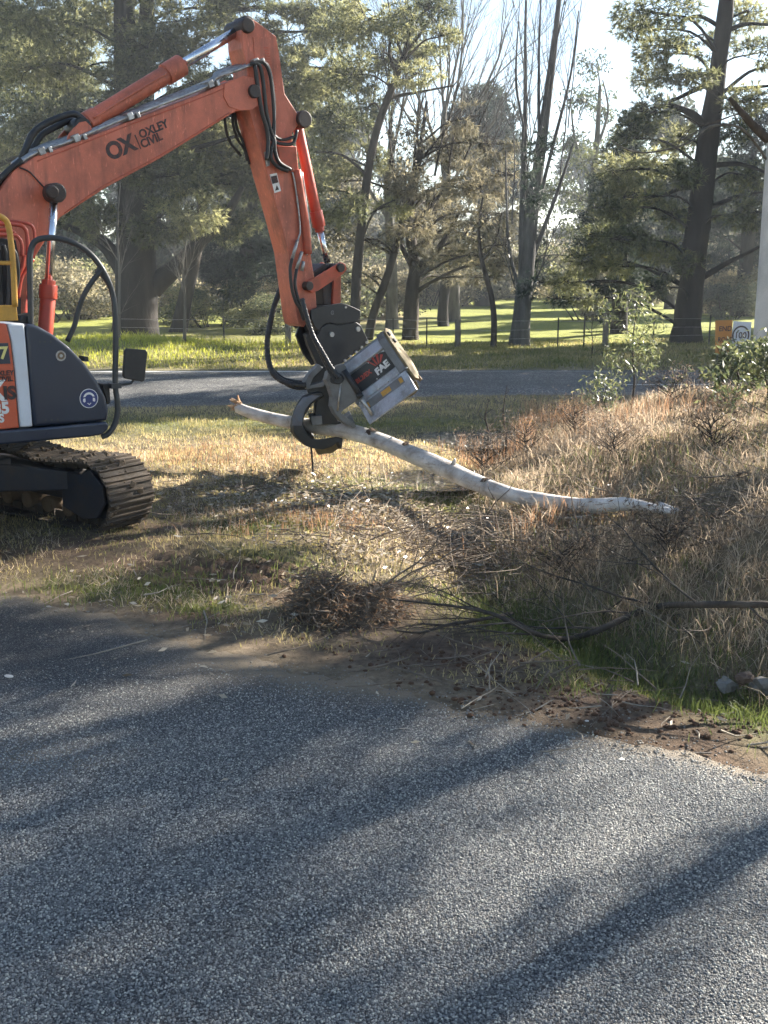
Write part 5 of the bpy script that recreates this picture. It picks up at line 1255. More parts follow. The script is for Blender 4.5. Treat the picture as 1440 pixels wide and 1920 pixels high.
# white-barked gum at the right edge, and the gums out of frame to the right that shade the road
def gum(name, label, base, H, lean, seed, r0, group=None, cutz=0.35, dens=1.0, bark_m=BARK_W, lsz=(.17, .042)):
    rng = np.random.default_rng(seed); pr = random.Random(seed)
    root = empty(name, base); tag(root, label, 'tree', group)
    V, F = [], []
    tp = [(Vector((0, 0, -.2)), r0 * 1.1)] + [(Vector((lean[0] * t + pr.uniform(-.08, .08), lean[1] * t + pr.uniform(-.08, .08), H * t * .8)), r0 * (1 - .6 * t)) for t in (.1, .25, .4, .6, .8, 1.0)]
    P, rs = trunk_tube(V, F, tp, 14, seed, .05, 5, .2)
    segs, tips = [], []
    for j in range(9):
        k = int(len(P) * (cutz + (1 - cutz) * (j + .5) / 9)); a = j * 2.4 + pr.uniform(-.4, .4)
        bough(segs, tips, pr, P[min(k, len(P)-1)], (math.cos(a), math.sin(a), pr.uniform(.5, 1.1)), min(H, 14) * pr.uniform(.2, .3), r0 * .34, 2, 3, .2, .03, .62, .8, 4)
    v, f = np_sticks(segs, 6); F.append(f + sum(len(x) for x in V)); V.append(v)
    link('trunk', np_mesh('trunk', np.concatenate(V), F, bark_m, None, True), root)
    T = np.array([t[:] for t in tips]); n = int(16 * dens)
    C = np.repeat(T, n, 0) + rng.normal(0, .28, (len(T) * n, 3))
    rr = np.clip(np.repeat(rng.uniform(.1, .8, len(T)), n) + rng.normal(0, .15, len(C)), 0, 1)
    v, f = leaves(C, rng, lsz[0], lsz[1], -.9)
    link('crown', np_mesh('crown', v, [f], GUM_L, {'rnd': np.repeat(rr, 4)}), root)
    return root
wg = at(1439, 640, 17.0)
gum('white_gum', 'smooth pale gum trunk at the right edge beside the road signs', (wg.x, 17.0, hz(wg.x, 17.0)), 26, (.05, .3), 40, .20, cutz=.62, dens=.6)
# dead limbs on its left side
for pts, nm in (([(1424, 262), (1395, 225), (1375, 195), (1366, 182)], 'dark snapped limb reaching up from the pale gum trunk'), ):
    pass
for k, (s_, c_, H, l, s, dn, cz) in enumerate(((14.2, -2.46, 15, (.4, .3), 41, .3, .62), (16.6, -3.67, 16, (-.3, .4), 42, .4, .7), (20.0, -7.1, 14.5, (.3, -.2), 43, 3.0, .68), (20.5, -6.2, 14.5, (-.4, .2), 44, 3.2, .68), (21.5, -5.5, 15, (.2, .3), 46, 3.2, .66), (23.0, -4.7, 16, (.2, .3), 51, 2.2, .70), (22.5, -6.8, 15.5, (.1, .1), 49, 2.0, .66), (17.5, -5.4, 12, (.1, .1), 50, 1.6, .62))):
    x = .788 * s_ + .616 * c_; y = .616 * s_ - .788 * c_      # s_ metres up-sun, c_ across the sun's direction
    gum('roadside_gum', 'roadside gum out of view to the right whose shade falls on the road', (x, y, hz(x, y)), H, l, s, .15 + .02 * (k % 3), 'gums shading the road from the right', cz, dn, BARK_G, (.22, .065) if dn > 1 else (.17, .042))
for x, y, k, s in ((16.5, 36.5, 2, 1.0), (20.0, 33.5, 0, 1.0), (24.0, 38.0, 2, 1.1), (19.5, 44, 0, 1.1)):
    r_ = empty('distant_tree', (x, y, hz(x, y) - .1), (0, 0, x)); r_.scale = (s, s, s)
    tag(r_, 'tree across the highway out of view to the right', 'tree', 'trees across the highway beyond the right edge')
    for me, nm in zip(FARP[k], ('trunk', 'crown')): link(nm, me, r_)
# ================================================================== GRASS, LITTER, SMALL THINGS
DRY_G = leafmat('dry_grass', [(0.15, 0.115, 0.078), (0.32, 0.26, 0.175), (0.56, 0.475, 0.345)], 0.52, 0.6, 0.25)
MIX_G = leafmat('short_turf', [(0.11, 0.13, 0.035), (0.26, 0.24, 0.095), (0.48, 0.40, 0.21)], 0.5, 0.6, 0.25)
GRN_G = leafmat('green_grass', [(0.055, 0.082, 0.025), (0.115, 0.148, 0.045), (0.21, 0.23, 0.08)], 0.42, 0.5, 0.3)

def blades(name, label, x, y, h, w, rnd, mat, rng, lean=0.6, z=None):
    n = len(x); z = ht(x, y) if z is None else z
    a = rng.uniform(0, 2 * np.pi, n); b = rng.uniform(0, 2 * np.pi, n)
    s = np.stack([np.cos(a), np.sin(a), np.zeros(n)], 1) * (w / 2)[:, None]
    ln = rng.uniform(0.1, 1, n) * lean
    d = np.stack([np.cos(b) * ln, np.sin(b) * ln, np.zeros(n)], 1)
    up = np.array([[0, 0, 1.0]])
    P = np.stack([x, y, z - 0.015], 1)
    M_ = P + (up * (0.6 - 0.12 * ln[:, None]) + d * 0.35) * h[:, None]
    T_ = P + (up * (1.0 - 0.35 * ln[:, None] ** 1.0) + d * 1.0) * h[:, None]
    V = np.stack([P - s, P + s, M_ + s * .75, M_ - s * .75, T_], 1).reshape(-1, 3)
    k = np.arange(n)[:, None] * 5
    F4 = k + np.array([[0, 1, 2, 3]]); F3 = k + np.array([[3, 2, 4]])
    me = np_mesh(name, V, [F4, F3], mat, {'rnd': np.repeat(np.clip(rnd, 0, 1), 5)})
    o = link(name, me); tag(o, label, 'grass', kind='stuff')
    return o

rng = np.random.default_rng(101)
def scatter(n, x0, x1, y0, y1, fn, p=1.0):
    x = rng.uniform(x0, x1, n); y = y0 + (y1 - y0) * rng.uniform(0, 1, n) ** p
    k = rng.uniform(0, 1, n) < fn(x, y)
    return x[k], y[k]
XMF = lambda y: np.interp(y, XM_Y, XM_X)
def wet(x, y):
    return np.maximum(np.exp(-((x - .62) / .75) ** 2 - ((y - 13.75) / .65) ** 2), np.exp(-((x - 1.5) / 1.15) ** 2 - ((y - 16.8) / .75) ** 2))
# short turf of the verge
def f_turf(x, y):
    d = y - edge_y(x)
    return (1 - dirtmask(x, y) * 0.93) * sstep(0.05, 0.7, d) * sstep(20.7, 20.2, y - np.interp(x, [-4.3, 1.6, 12], [0, 2, 2.3])) * (1 - 0.9 * sstep(0.2, 0.9, x - XMF(y))) * np.clip(1.35 - 0.05 * (y - 8), .45, 1) * (0.45 + 0.9 * fbm(x * 1.3, y * 1.3, 0, 81)) * (1 - wet(x, y))
x, y = scatter(150000, -6.5, 4.5, 6.5, 22.6, f_turf, 1.25)
g = greenmask(x, y); nz = fbm(x * 1.6, y * 1.6, 0, 82)
blades('verge_turf', 'short patchy turf between the excavator and the highway', x, y, rng.uniform(.03, .085, len(x)) * (0.7 + nz), rng.uniform(.006, .011, len(x)) * (1 + 0.03 * np.maximum(0, y - 9)), 0.62 - g * .6 + (nz - .5) * 1.0 + rng.normal(0, .14, len(x)) + .15, MIX_G, rng, 1.0)
# tall dry grass over the mound
def logclear(x, y):
    t = np.clip(((x - .2) * 2.6 + (y - 12.6) * -2.8) / (2.6 ** 2 + 2.8 ** 2), 0, 1.05); dx, dy = x - (.2 + 2.6 * t), y - (12.6 - 2.8 * t) + .35
    return 1 - .85 * np.exp(-(dx * dx + dy * dy) / .45 ** 2)
def f_dry(x, y): return logclear(x, y) * sstep(-0.25, 0.5, x - XMF(y)) * sstep(4.9, 6.6, y + .25 * (x - 3)) * sstep(21.8, 20.2, y) * (0.45 + .9 * fbm(x * 1.1, y * 1.1, 0, 83)) * np.clip(1.3 - .04 * (y - 7), .5, 1)
x, y = scatter(115000, 0.6, 9.0, 5.0, 21.5, f_dry, 1.2)
nz = fbm(x * 1.2, y * 1.2, 0, 84)
blades('dry_mound_grass', 'tangled tall dry grass over the mound at the right', x, y, rng.uniform(.08, .30, len(x)) * (0.55 + nz * .9), rng.uniform(.004, .009, len(x)) * (1 + .03 * np.maximum(0, y - 8)), nz * .75 + rng.normal(0, .22, len(x)), DRY_G, rng, 1.25)
x, y = scatter(26000, 0.4, 8.0, 5.4, 20.0, lambda x, y: f_dry(x, y) * (fbm(x * .9, y * .9, 0, 86) > .52))
blades('green_mound_grass', 'scattered green blades among the dry grass of the mound', x, y, rng.uniform(.08, .26, len(x)), rng.uniform(.005, .009, len(x)), rng.normal(.45, .2, len(x)), GRN_G, rng, 1.0)
# flattened pale stems matted over the mound and verge
x, y = scatter(34000, -0.5, 8.5, 6.0, 20.5, lambda x, y: f_dry(x, y) * (fbm(x * 1.5, y * 1.5, 0, 90) > .45))
blades('matted_stems', 'pale flattened stems matted over the mound', x, y, rng.uniform(.10, .26, len(x)), rng.uniform(.004, .009, len(x)), rng.normal(.7, .25, len(x)), DRY_G, rng, 2.4, ht(x, y) + rng.uniform(.03, .12, len(x)))
x, y = scatter(26000, -5.0, 1.5, 7.5, 16, lambda x, y: f_turf(x, y) * (fbm(x * 1.1, y * 1.1, 0, 92) > .5))
blades('matted_thatch', 'pale dry thatch lying on the sunny verge', x, y, rng.uniform(.05, .13, len(x)), rng.uniform(.004, .008, len(x)), rng.normal(.85, .2, len(x)), DRY_G, rng, 2.2, ht(x, y) + rng.uniform(.01, .05, len(x)))
# green grass of the drain
def f_drain(x, y):
    return np.exp(-((x - XMF(y) + 0.22) / 0.42) ** 2) * sstep(4.9, 5.8, y) * sstep(9.9, 8.4, y) * (fbm(x * 2.2, y * 2.2, 0, 85) * 1.5 - .1)
x, y = scatter(60000, -0.6, 4.2, 4.9, 10, f_drain)
nz = fbm(x * 2.5, y * 2.5, 0, 87)
blades('drain_grass', 'fresh green grass along the drain beside the road', x, y, rng.uniform(.07, .2, len(x)) * (.5 + nz), rng.uniform(.005, .009, len(x)), rng.normal(.5, .2, len(x)) + (nz - .5) * .5, GRN_G, rng, .9)
# green tufts and dry tufts on the verge
cx = []; cy = []
for px, py, n, s in ((300, 1100, 260, .3), (340, 1108, 220, .22), (190, 1100, 160, .35), (380, 1145, 200, .18), (490, 1060, 140, .3), (600, 985, 160, .2), (820, 932, 700, .4), (740, 915, 500, .4), (880, 1135, 260, .25), (590, 1070, 120, .2), (850, 940, 400, .35), (1080, 1290, 120, .15), (120, 1110, 200, .3), (450, 1000, 160, .3)):
    c = on_ground(px, py); cx.append(rng.normal(c.x, s, n)); cy.append(rng.normal(c.y, s * .8, n))
x = np.concatenate(cx); y = np.concatenate(cy)
blades('green_tufts', 'bright green tufts growing through the dry verge', x, y, rng.uniform(.05, .13, len(x)), rng.uniform(.006, .010, len(x)), rng.normal(.65, .2, len(x)), GRN_G, rng, .9)
cx = []; cy = []; ch = []
for px, py, n, s, h in ((985, 830, 150, .10, .55), (1050, 800, 260, .22, .55), (1000, 790, 100, .12, .6), (1250, 790, 260, .5, .5), (1150, 800, 200, .5, .45), (960, 860, 300, .4, .32), (620, 985, 240, .3, .2), (500, 975, 300, .5, .18), (900, 880, 200, .25, .3), (1040, 980, 250, .35, .3), (560, 870, 500, .8, .18), (330, 860, 500, .8, .16), (450, 850, 400, .8, .17)):
    c = on_ground(px, py); cx.append(rng.normal(c.x, s, n)); cy.append(rng.normal(c.y, s * .8, n)); ch.append(rng.uniform(.5, 1.1, n) * h)
x = np.concatenate(cx); y = np.concatenate(cy); h = np.concatenate(ch)
RUST_G = leafmat('russet_stalks', [(0.17, 0.10, 0.055), (0.33, 0.21, 0.115), (0.52, 0.39, 0.23)], 0.35, 0.6, 0.25)
blades('russet_stalks', 'russet dry stalks and seed heads standing on the verge', x, y, h, rng.uniform(.005, .011, len(x)), rng.normal(.5, .2, len(x)), RUST_G, rng, .45)
# far verge beyond the highway
def f_far(x, y): return sstep(28.1, 28.9, y) * (0.4 + .9 * fbm(x * .5, y * .5, 0, 88)) * sstep(42, 36, y)
x, y = scatter(100000, -17, 17, 28, 40, f_far, 1.1)
lush = np.exp(-((x + 8.5) / 4.2) ** 2 - ((y - 33.5) / 3.4) ** 2); nz = fbm(x * .6, y * .6, 0, 89)
k = rng.uniform(0, 1, len(x)) < lush * 1.2
blades('far_verge_turf', 'dry and green turf on the far side of the highway', x[~k], y[~k], rng.uniform(.05, .16, (~k).sum()), rng.uniform(.014, .028, (~k).sum()), nz[~k] * 1.1 + rng.normal(0, .2, (~k).sum()) - .1, MIX_G, rng, 1.0)
LUSH_G = leafmat('lush_grass', [(0.19, 0.23, 0.03), (0.33, 0.36, 0.06), (0.47, 0.46, 0.13)], 0.5, 0.5, 0.3)
blades('lush_bank_grass', 'bright green grass on the bank below the massive old pine', x[k], y[k], rng.uniform(.08, .22, k.sum()) * (1 + 1.2 * (y[k] > 35)), rng.uniform(.014, .026, k.sum()), rng.normal(.5, .25, k.sum()), LUSH_G, rng, .9)

# leaf litter under the log
LIT = leafmat('fallen_gum_leaves', [(0.10, 0.07, 0.045), (0.30, 0.245, 0.165), (0.58, 0.52, 0.41)], 0.2, 0.3, 0.7)
cx = []; cy = []
for px, py, n, sx, sy in ((700, 960, 2000, .9, .45), (800, 985, 1600, .6, .45), (560, 930, 1000, .8, .4), (880, 1010, 800, .4, .5), (640, 900, 300, .9, .5), (720, 1040, 350, .6, .3), (1100, 800, 350, .8, .8), (1020, 850, 300, .5, .6), (560, 1290, 14, 1.5, .3), (420, 1120, 150, 1., .5), (1100, 1400, 14, .8, .3), (1200, 980, 250, 1., 1.)):
    c = on_ground(px, py); cx.append(rng.normal(c.x, sx, n)); cy.append(rng.normal(c.y, sy, n))
x = np.concatenate(cx); y = np.concatenate(cy)
C = np.stack([x, y, np.maximum(ht(x, y), np.where(y < edge_y(x), 0.012, -1)) + rng.uniform(0.0, .07, len(x)) * (y > edge_y(x)) + .004], 1)
v, f = leaves(C, rng, .085, .026, 0.02, .16)
tag(link('leaf_litter', np_mesh('leaf_litter', v, [f], LIT, {'rnd': np.repeat(rng.uniform(0, 1, len(x)), 4)})), 'fallen pale gum leaves littered under the log', 'leaf litter', kind='stuff')

TWIG = bark('dead_twig', (0.09, 0.070, 0.054), (0.26, 0.205, 0.155), 8, bump=.3)
TWIG_P = bark('pale_twig', (0.17, 0.14, 0.11), (0.38, 0.33, 0.26), 8, bump=.3)
DEADB = bark('dark_dead_branch', (0.032, 0.026, 0.022), (0.10, 0.08, 0.062), 9, bump=.6, dist=.01)
def sticks_scatter(spots, seed, rmin, rmax, Lm, flat=.25):
    r2 = random.Random(seed); segs = []
    for px, py, n, sx, sy in spots:
        c = on_ground(px, py)
        for _ in range(n):
            x = r2.gauss(c.x, sx); y = r2.gauss(c.y, sy); z = hz(x, y) + r2.uniform(0, .10)
            d = Vector((r2.gauss(0, 1), r2.gauss(0, 1), r2.gauss(0, flat))).normalized(); L = Lm * r2.uniform(.3, 1.2); r_ = r2.uniform(rmin, rmax); p = Vector((x, y, z))
            for i in range(3):
                q_ = p + d * (L / 3); q_.z = max(q_.z, hz(q_.x, q_.y) + .005); segs.append((p, q_, r_ * (1 - .25 * i), r_ * (1 - .25 * (i + 1)))); p = q_
                d = (d + Vector((r2.gauss(0, .25), r2.gauss(0, .25), r2.gauss(0, .12)))).normalized()
    return np_sticks(segs, 4)
v, f = sticks_scatter([(760, 1010, 160, .6, .4), (880, 1000, 160, .6, .5), (950, 1030, 160, .5, .5), (640, 1020, 60, .6, .3), (820, 1050, 120, .5, .3), (1250, 1050, 120, .8, .6), (1380, 1060, 130, .4, .6), (560, 930, 60, .9, .4), (1200, 820, 80, 1.2, 1.0), (1000, 1260, 50, .7, .2)], 4, .003, .009, .7)
tag(link('dark_twig_litter', np_mesh('dark_twig_litter', v, [f], TWIG, None, True)), 'broken dark twigs strewn below the log and on the mound', 'twigs', kind='stuff')
v, f = sticks_scatter([(760, 985, 70, .7, .4), (700, 940, 40, .9, .4), (1000, 900, 40, .8, .6), (1200, 960, 60, 1.2, 1.2), (560, 925, 50, .7, .4), (1100, 1330, 16, .8, .25), (1300, 1380, 10, .5, .2), (430, 1120, 25, .8, .4)], 5, .003, .008, .5)
tag(link('pale_twig_litter', np_mesh('pale_twig_litter', v, [f], TWIG_P, None, True)), 'sun-bleached twigs and bark strips lying in the grass', 'twigs', kind='stuff')

# clods of red soil along the road edge
SOILM = paint('red_clods', (0.105, 0.058, 0.034), 0.95, dirt=.5, dirt_col=(0.05, 0.032, 0.022), dscale=12, bump=.8, vary=.3, spec=.2)
def clod_mesh(seed, sub=2, amp=.9):
    bm = bmesh.new(); bmesh.ops.create_icosphere(bm, subdivisions=sub, radius=1)
    P = np.array([v.co[:] for v in bm.verts]); nn = fbm(P[:, 0] * 1.3 + seed, P[:, 1] * 1.3, P[:, 2] * 1.3, seed, 3)
    for v, n_ in zip(bm.verts, nn): v.co *= 1 + amp * (n_ - .5)
    me = bpy.data.meshes.new('clod'); bm.to_mesh(me); bm.free(); return me
def clods(spots, seed, smin, smax):
    rg = np.random.default_rng(seed); bases = []
    for s in range(4):
        me = clod_mesh(s, 1, 1.1); bases.append((np.array([v.co[:] for v in me.vertices]), np.array([p.vertices[:] for p in me.polygons]))); bpy.data.meshes.remove(me)
    VV, FF = [], []; o = 0
    for px, py, n, sx, sy in spots:
        c = on_ground(px, py)
        for _ in range(n):
            x, y = rg.normal(c.x, sx), rg.normal(c.y, sy); B, Fq = bases[rg.integers(4)]
            s = smin + (smax - smin) * rg.random() ** 2.5; t = rg.uniform(0, 6.28); ca, sa = math.cos(t), math.sin(t)
            P = B * np.array([s, s * rg.uniform(.6, 1), s * rg.uniform(.4, .7)]); P = np.stack([P[:, 0] * ca - P[:, 1] * sa, P[:, 0] * sa + P[:, 1] * ca, P[:, 2]], 1)
            z = max(hz(x, y), .008 if y < float(edge_y(x)) else -1)
            VV.append(P + np.array([x, y, z + s * .15])); FF.append(Fq + o); o += len(B)
    return np.concatenate(VV), [np.concatenate(FF)]
v, f = clods([(1000, 1290, 260, .35, .16), (1150, 1330, 260, .45, .14), (1280, 1370, 160, .35, .14), (850, 1235, 240, .5, .2), (450, 1090, 120, .6, .3)], 6, .004, .028)
tag(link('soil_clods', np_mesh('soil_clods', v, f, SOILM, None, True)), 'crumbled red-brown soil along the edge of the road', 'soil', kind='stuff')
GRAV = paint('loose_gravel', (0.27, 0.235, 0.19), 0.9, dirt=.5, dirt_col=(0.12, 0.10, 0.08), dscale=25, vary=.3)
v, f = clods([(450, 1260, 420, .9, .12), (250, 1190, 420, .9, .14), (750, 1300, 380, .8, .10), (1000, 1345, 250, .6, .10), (80, 1145, 300, .7, .12), (700, 1400, 120, 1.5, .6), (1250, 1400, 150, .4, .1)], 7, .004, .012)
tag(link('loose_gravel', np_mesh('loose_gravel', v, f, GRAV, None, True)), 'loose gravel scattered where the seal meets the dirt', 'gravel', kind='stuff')

# pale rocks half hidden at the lower right
ROCK = paint('pale_rock', (0.24, 0.23, 0.21), 0.85, dirt=.5, dirt_col=(0.18, 0.15, 0.12), dscale=8, bump=.6, vary=.15)
ROCKB = paint('brown_rock', (0.10, 0.065, 0.05), 0.9, dirt=.5, dscale=8, bump=.6, vary=.2)
for k, (px, py, s, lab, m_) in enumerate(((1362, 1280, .055, 'small pale rock in the drain, left of the two pale ones', ROCK), (1432, 1284, .075, 'larger pale rock in the drain cut by the right edge of the picture', ROCK), (1396, 1270, .045, 'brown rock lying between the two pale rocks in the drain', ROCKB))):
    me = clod_mesh(20 + k, 2, 1.7); p = on_ground(px, py)
    o = link('rock', me, None, m_); o.location = (p.x, p.y, p.z - .01); o.scale = (s * 1.3, s * 1.1, s * .9); o.rotation_euler = (.7 * (k - 1), .5, k * 1.3)
    tag(o, lab, 'rock', 'rocks in the drain')

# ------------------------------------------------------------------ the gripped log
LOGM = bpy.data.materials.new('peeled_gum_log'); nt, out = nodes_of(LOGM)
p = N(nt, 'ShaderNodeBsdfPrincipled'); p.inputs['Roughness'].default_value = .7; p.inputs['Specular IOR Level'].default_value = .3
f1 = noise(nt, 3.0, 6, .65); 
tcl = N(nt, 'ShaderNodeTexCoord'); mpl = N(nt, 'ShaderNodeMapping'); mpl.inputs['Rotation'].default_value = (0, 0, R(46)); nt.links.new(tcl.outputs['Object'], mpl.inputs[0])
f2 = noise(nt, 9, 6, .7, vec=mpl.outputs[0], stretch=(.35, 1, 1)); f3 = noise(nt, 16, 5, .65, vec=mpl.outputs[0], stretch=(.12, 1, 1))
c = ramp(nt, f1, [(.30, (.20, .165, .13)), (.46, (.46, .42, .38)), (.66, (.66, .63, .59))])
c = mixc(nt, ramp(nt, f2, [(.60, 0.0), (.70, .7)]), c, (.16, .11, .075))
c = mixc(nt, ramp(nt, f3, [(.52, 0.0), (.68, .4)]), c, (.24, .19, .15))
nt.links.new(c, p.inputs['Base Color'])
b = N(nt, 'ShaderNodeBump'); b.inputs['Strength'].default_value = .9; b.inputs['Distance'].default_value = .02
nt.links.new(f2, b.inputs['Height']); nt.links.new(b.outputs[0], p.inputs['Normal']); nt.links.new(p.outputs[0], out.inputs[0])
YE = on_ground(1258, 959, .16).y
def logY(px): return 13.65 + (px - 650) / (1258 - 650) * (YE - 13.65) if px > 650 else 13.65 + (650 - px) * .0054
LP = [(q_[0], q_[1], logY(q_[0]), q_[2] * .93) for q_ in ((446, 764, .075), (475, 775, .088), (530, 789, .092), (590, 800, .102), (640, 806, .110), (695, 821, .110), (740, 838, .112), (795, 861, .114), (848, 884, .108), (885, 903, .106), (930, 920, .098), (985, 934, .092), (1045, 944, .086), (1105, 948, .080), (1165, 946, .072), (1192, 947, .062), (1228, 953, .045), (1262, 960, .026))]
lb = at(880, 895, 12.2)
lg = empty('fallen_log', lb); tag(lg, 'long pale peeled gum log held up by the mulcher grab', 'log')
V, F = [], []
trunk_tube(V, F, [(at(a, b_, c_) - lb, r_) for a, b_, c_, r_ in LP], 20, 5, .11, 4, 0)
# end cap
n0 = len(V[0]); ctr = V[0][:20].mean(0); ctr2 = V[0][-20:].mean(0)
V.append(np.array([ctr + np.array([-.05, .02, .01]), ctr2])); cap = [[(j + 1) % 20, j, n0] for j in range(20)] + [[n0 - 20 + j, n0 - 20 + (j + 1) % 20, n0 + 1] for j in range(20)]
link('stem', np_mesh('stem', np.concatenate(V), F + [np.array(cap)], LOGM, None, True), lg)
CUT = bark('torn_wood', (.30, .17, .09), (.52, .36, .22), 14, bump=.6, dist=.02)
r2 = random.Random(4)
segs = []
c0 = at(446, 764, 14.75) - lb
for k in range(16):
    a = r2.uniform(0, 6.28); rr = r2.uniform(0, .07); s0 = c0 + Vector((.05, rr * math.cos(a), rr * math.sin(a)))
    segs.append((s0, s0 + Vector((-r2.uniform(.06, .2), r2.uniform(-.03, .03), r2.uniform(-.05, .09))), .022, .004))
segs.append((c0 + Vector((.02, 0, .05)), c0 + Vector((.0, .0, .17)), .03, .012)); segs.append((c0 + Vector((.02, 0, .05)), c0 + Vector((-.10, .0, .10)), .025, .01))
v, f = np_sticks(segs, 6); o = link('splintered_end', np_mesh('splintered_end', v, [f], CUT, None, True), lg); o['label'] = 'torn reddish splinters at the broken end'
BKP = bark('loose_bark', (.05, .034, .024), (.16, .11, .075), 9, bump=.8, dist=.02)
for (px, py, r_, w, hh) in ((697, 822, .109, .05, .5), (762, 848, .112, .03, .3), (912, 914, .101, .02, .4)):
    Y = logY(px); cc = at(px, py, Y) - lb; ax_ = (at(px + 20, py + 9, logY(px + 20)) - at(px - 20, py - 9, logY(px - 20))).normalized(); u_, w_ = frame_of(ax_)
    vs = []; fs = []
    for i in range(6):
        for j in range(5):
            t = math.pi * (.55 + hh * (j / 4 - .5)) + r2.uniform(-.12, .12)
            vs.append(cc + ax_ * (w * (i / 5 - .5) * 2 + r2.uniform(-.02, .02)) + (u_ * math.cos(t + math.pi) + w_ * math.sin(t)) * (r_ + .008 + r2.uniform(0, .012)))
    for i in range(5):
        for j in range(4): fs.append((i * 5 + j, i * 5 + j + 1, i * 5 + j + 6, i * 5 + j + 5))
    mb = MB(); mb.add(vs, fs, True); mb.build('bark_patch', BKP, lg)

for px, py, dx, dz, L_ in ((735, 826, -.2, 1, .05), (850, 870, .3, 1, .07), (905, 905, .2, .8, .06), (640, 815, .2, -1, .06), (1100, 955, .1, -1, .05), (1240, 948, 1, -.25, .16)):
    p_ = at(px, py, logY(px)) - lb; mb = MB(); d_ = Vector((dx, -.2, dz)).normalized(); mb.tube([p_ - d_ * .03, p_ + d_ * L_ * .6, p_ + d_ * L_], [.034, .022, .012], 8); mb.build('branch_stub', LOGM, lg)
def stick(name, label, pts, radii, mat, cat='stick', lv=None, group=None):
    b0 = pts[len(pts) // 2]
    V, F = [], []
    root = empty(name, b0); tag(root, label, cat, group)
    trunk_tube(V, F, [(q - b0, r_) for q, r_ in zip(pts, radii)], 8, 3, .1, 4, 0)
    if lv:
        segs, tips = [], []; pr = random.Random(len(label))
        for (i, d, L, r_, l) in lv: bough(segs, tips, pr, pts[i] - b0, d, L, r_, l, 3, .18, 0.0, .6, .7, 5, .3)
        v, f = np_sticks(segs, 5); F.append(f + sum(len(q) for q in V)); V.append(v)
    link('stem', np_mesh('stem', np.concatenate(V), F, mat, None, True), root)
    return root
stick('pale_stick', 'thin curved pale stick lying below the right end of the log', [on_ground(x_, y_, .05 + .04 * (i % 2)) for i, (x_, y_) in enumerate(((940, 922), (968, 935), (995, 950), (1020, 962), (1050, 971), (1085, 970), (1124, 963)))], [.009, .011, .012, .013, .013, .012, .009], TWIG_P)
stick('pale_stick', 'short pale hooked stick between the brush and the log', [on_ground(x_, y_, .04) for x_, y_ in ((945, 990), (960, 985), (975, 984), (988, 980))], [.01, .014, .014, .01], TWIG_P)
# fallen dark branch across the drain
bp = [on_ground(1480, 1140, .62), on_ground(1400, 1134, .55), on_ground(1310, 1134, .46), on_ground(1240, 1136, .36), on_ground(1190, 1150, .28), on_ground(1130, 1178, .14), on_ground(1070, 1197, .10), on_ground(1010, 1190, .14), on_ground(960, 1168, .18), on_ground(920, 1150, .2), on_ground(860, 1138, .22), on_ground(790, 1130, .22), on_ground(720, 1122, .2)]
e0 = bp[0] + Vector((1.1, .15, 0)); e0.z = hz(e0.x, e0.y) + .02; bp.insert(0, e0)
fb = stick('fallen_branch', 'dark dead forked branch lying across the drain and grass', bp, [.021, .022, .023, .024, .025, .025, .024, .022, .019, .017, .014, .011, .008, .005], DEADB, 'branch',
    [(4, (-1, .5, .05), 1.5, .012, 2), (5, (-1, -.1, .1), 1.1, .010, 2), (6, (-1, .3, .0), 1.1, .012, 2), (7, (-1, -.2, -.05), 1.0, .012, 2), (8, (-.7, .8, .2), 1.0, .010, 2), (8, (-1, -.2, 0), .9, .010, 2), (3, (-.6, 1, .3), 1.2, .010, 2), (2, (.3, -.6, -.2), .7, .008, 1), (9, (-1, -.5, 0), .8, .009, 2), (10, (-1, .6, .1), .8, .008, 2), (4, (.2, -.8, -.15), .8, .008, 1)])
stick('fallen_branch', 'thinner dark branch lying below the forked dead branch', [on_ground(960, 1150, .12), on_ground(900, 1162, .1), on_ground(840, 1172, .1), on_ground(790, 1186, .08), on_ground(740, 1182, .08)][::1], [.016, .014, .012, .009, .006], DEADB, 'branch', [(1, (-1, .3, 0), .6, .007, 2), (2, (-1, -.4, 0), .5, .007, 2)])
stick('fallen_branch', 'tangle of dark branches at the right edge of the mound', [on_ground(1500, 1030, .25), on_ground(1420, 1050, .22), on_ground(1350, 1062, .2), on_ground(1290, 1060, .2), on_ground(1240, 1070, .18)], [.018, .016, .014, .01, .006], DEADB, 'branch', [(1, (-1, .5, .2), 1.0, .009, 2), (2, (-1, -.3, .1), .9, .008, 2), (3, (-1, .2, .1), .8, .007, 2), (1, (-1, -.5, 0), 1.0, .008, 2), (0, (-1, .2, .3), 1.2, .01, 2)])

# brush pile
bc0 = on_ground(655, 1150); r2 = random.Random(17); segs = []
for k in range(3200):
    a = r2.uniform(0, 6.28); t = r2.random() ** .6
    x = bc0.x - .02 + math.cos(a) * t * .46; y = bc0.y + math.sin(a) * t * .40; top = .60 * max(0.0, 1 - t ** 1.7) * (0.75 + .5 * math.sin(x * 7))
    z = hz(x, y) + r2.uniform(0, 1) * top + .01
    d = Vector((r2.gauss(0, 1), r2.gauss(0, 1), r2.gauss(0, .45))).normalized(); p = Vector((x, y, z)); L = r2.uniform(.05, .22); r_ = .0014 + .006 * r2.random() ** 3
    for i in range(2):
        q_ = p + d * L / 2; q_.z = max(q_.z, hz(q_.x, q_.y)); segs.append((p - bc0, q_ - bc0, r_, r_ * .7)); p = q_; d = (d + Vector((r2.gauss(0, .5), r2.gauss(0, .5), r2.gauss(0, .3)))).normalized()
bpile = empty('brush_pile', bc0); tag(bpile, 'heap of raked dead brush at the edge of the road', 'brush pile')
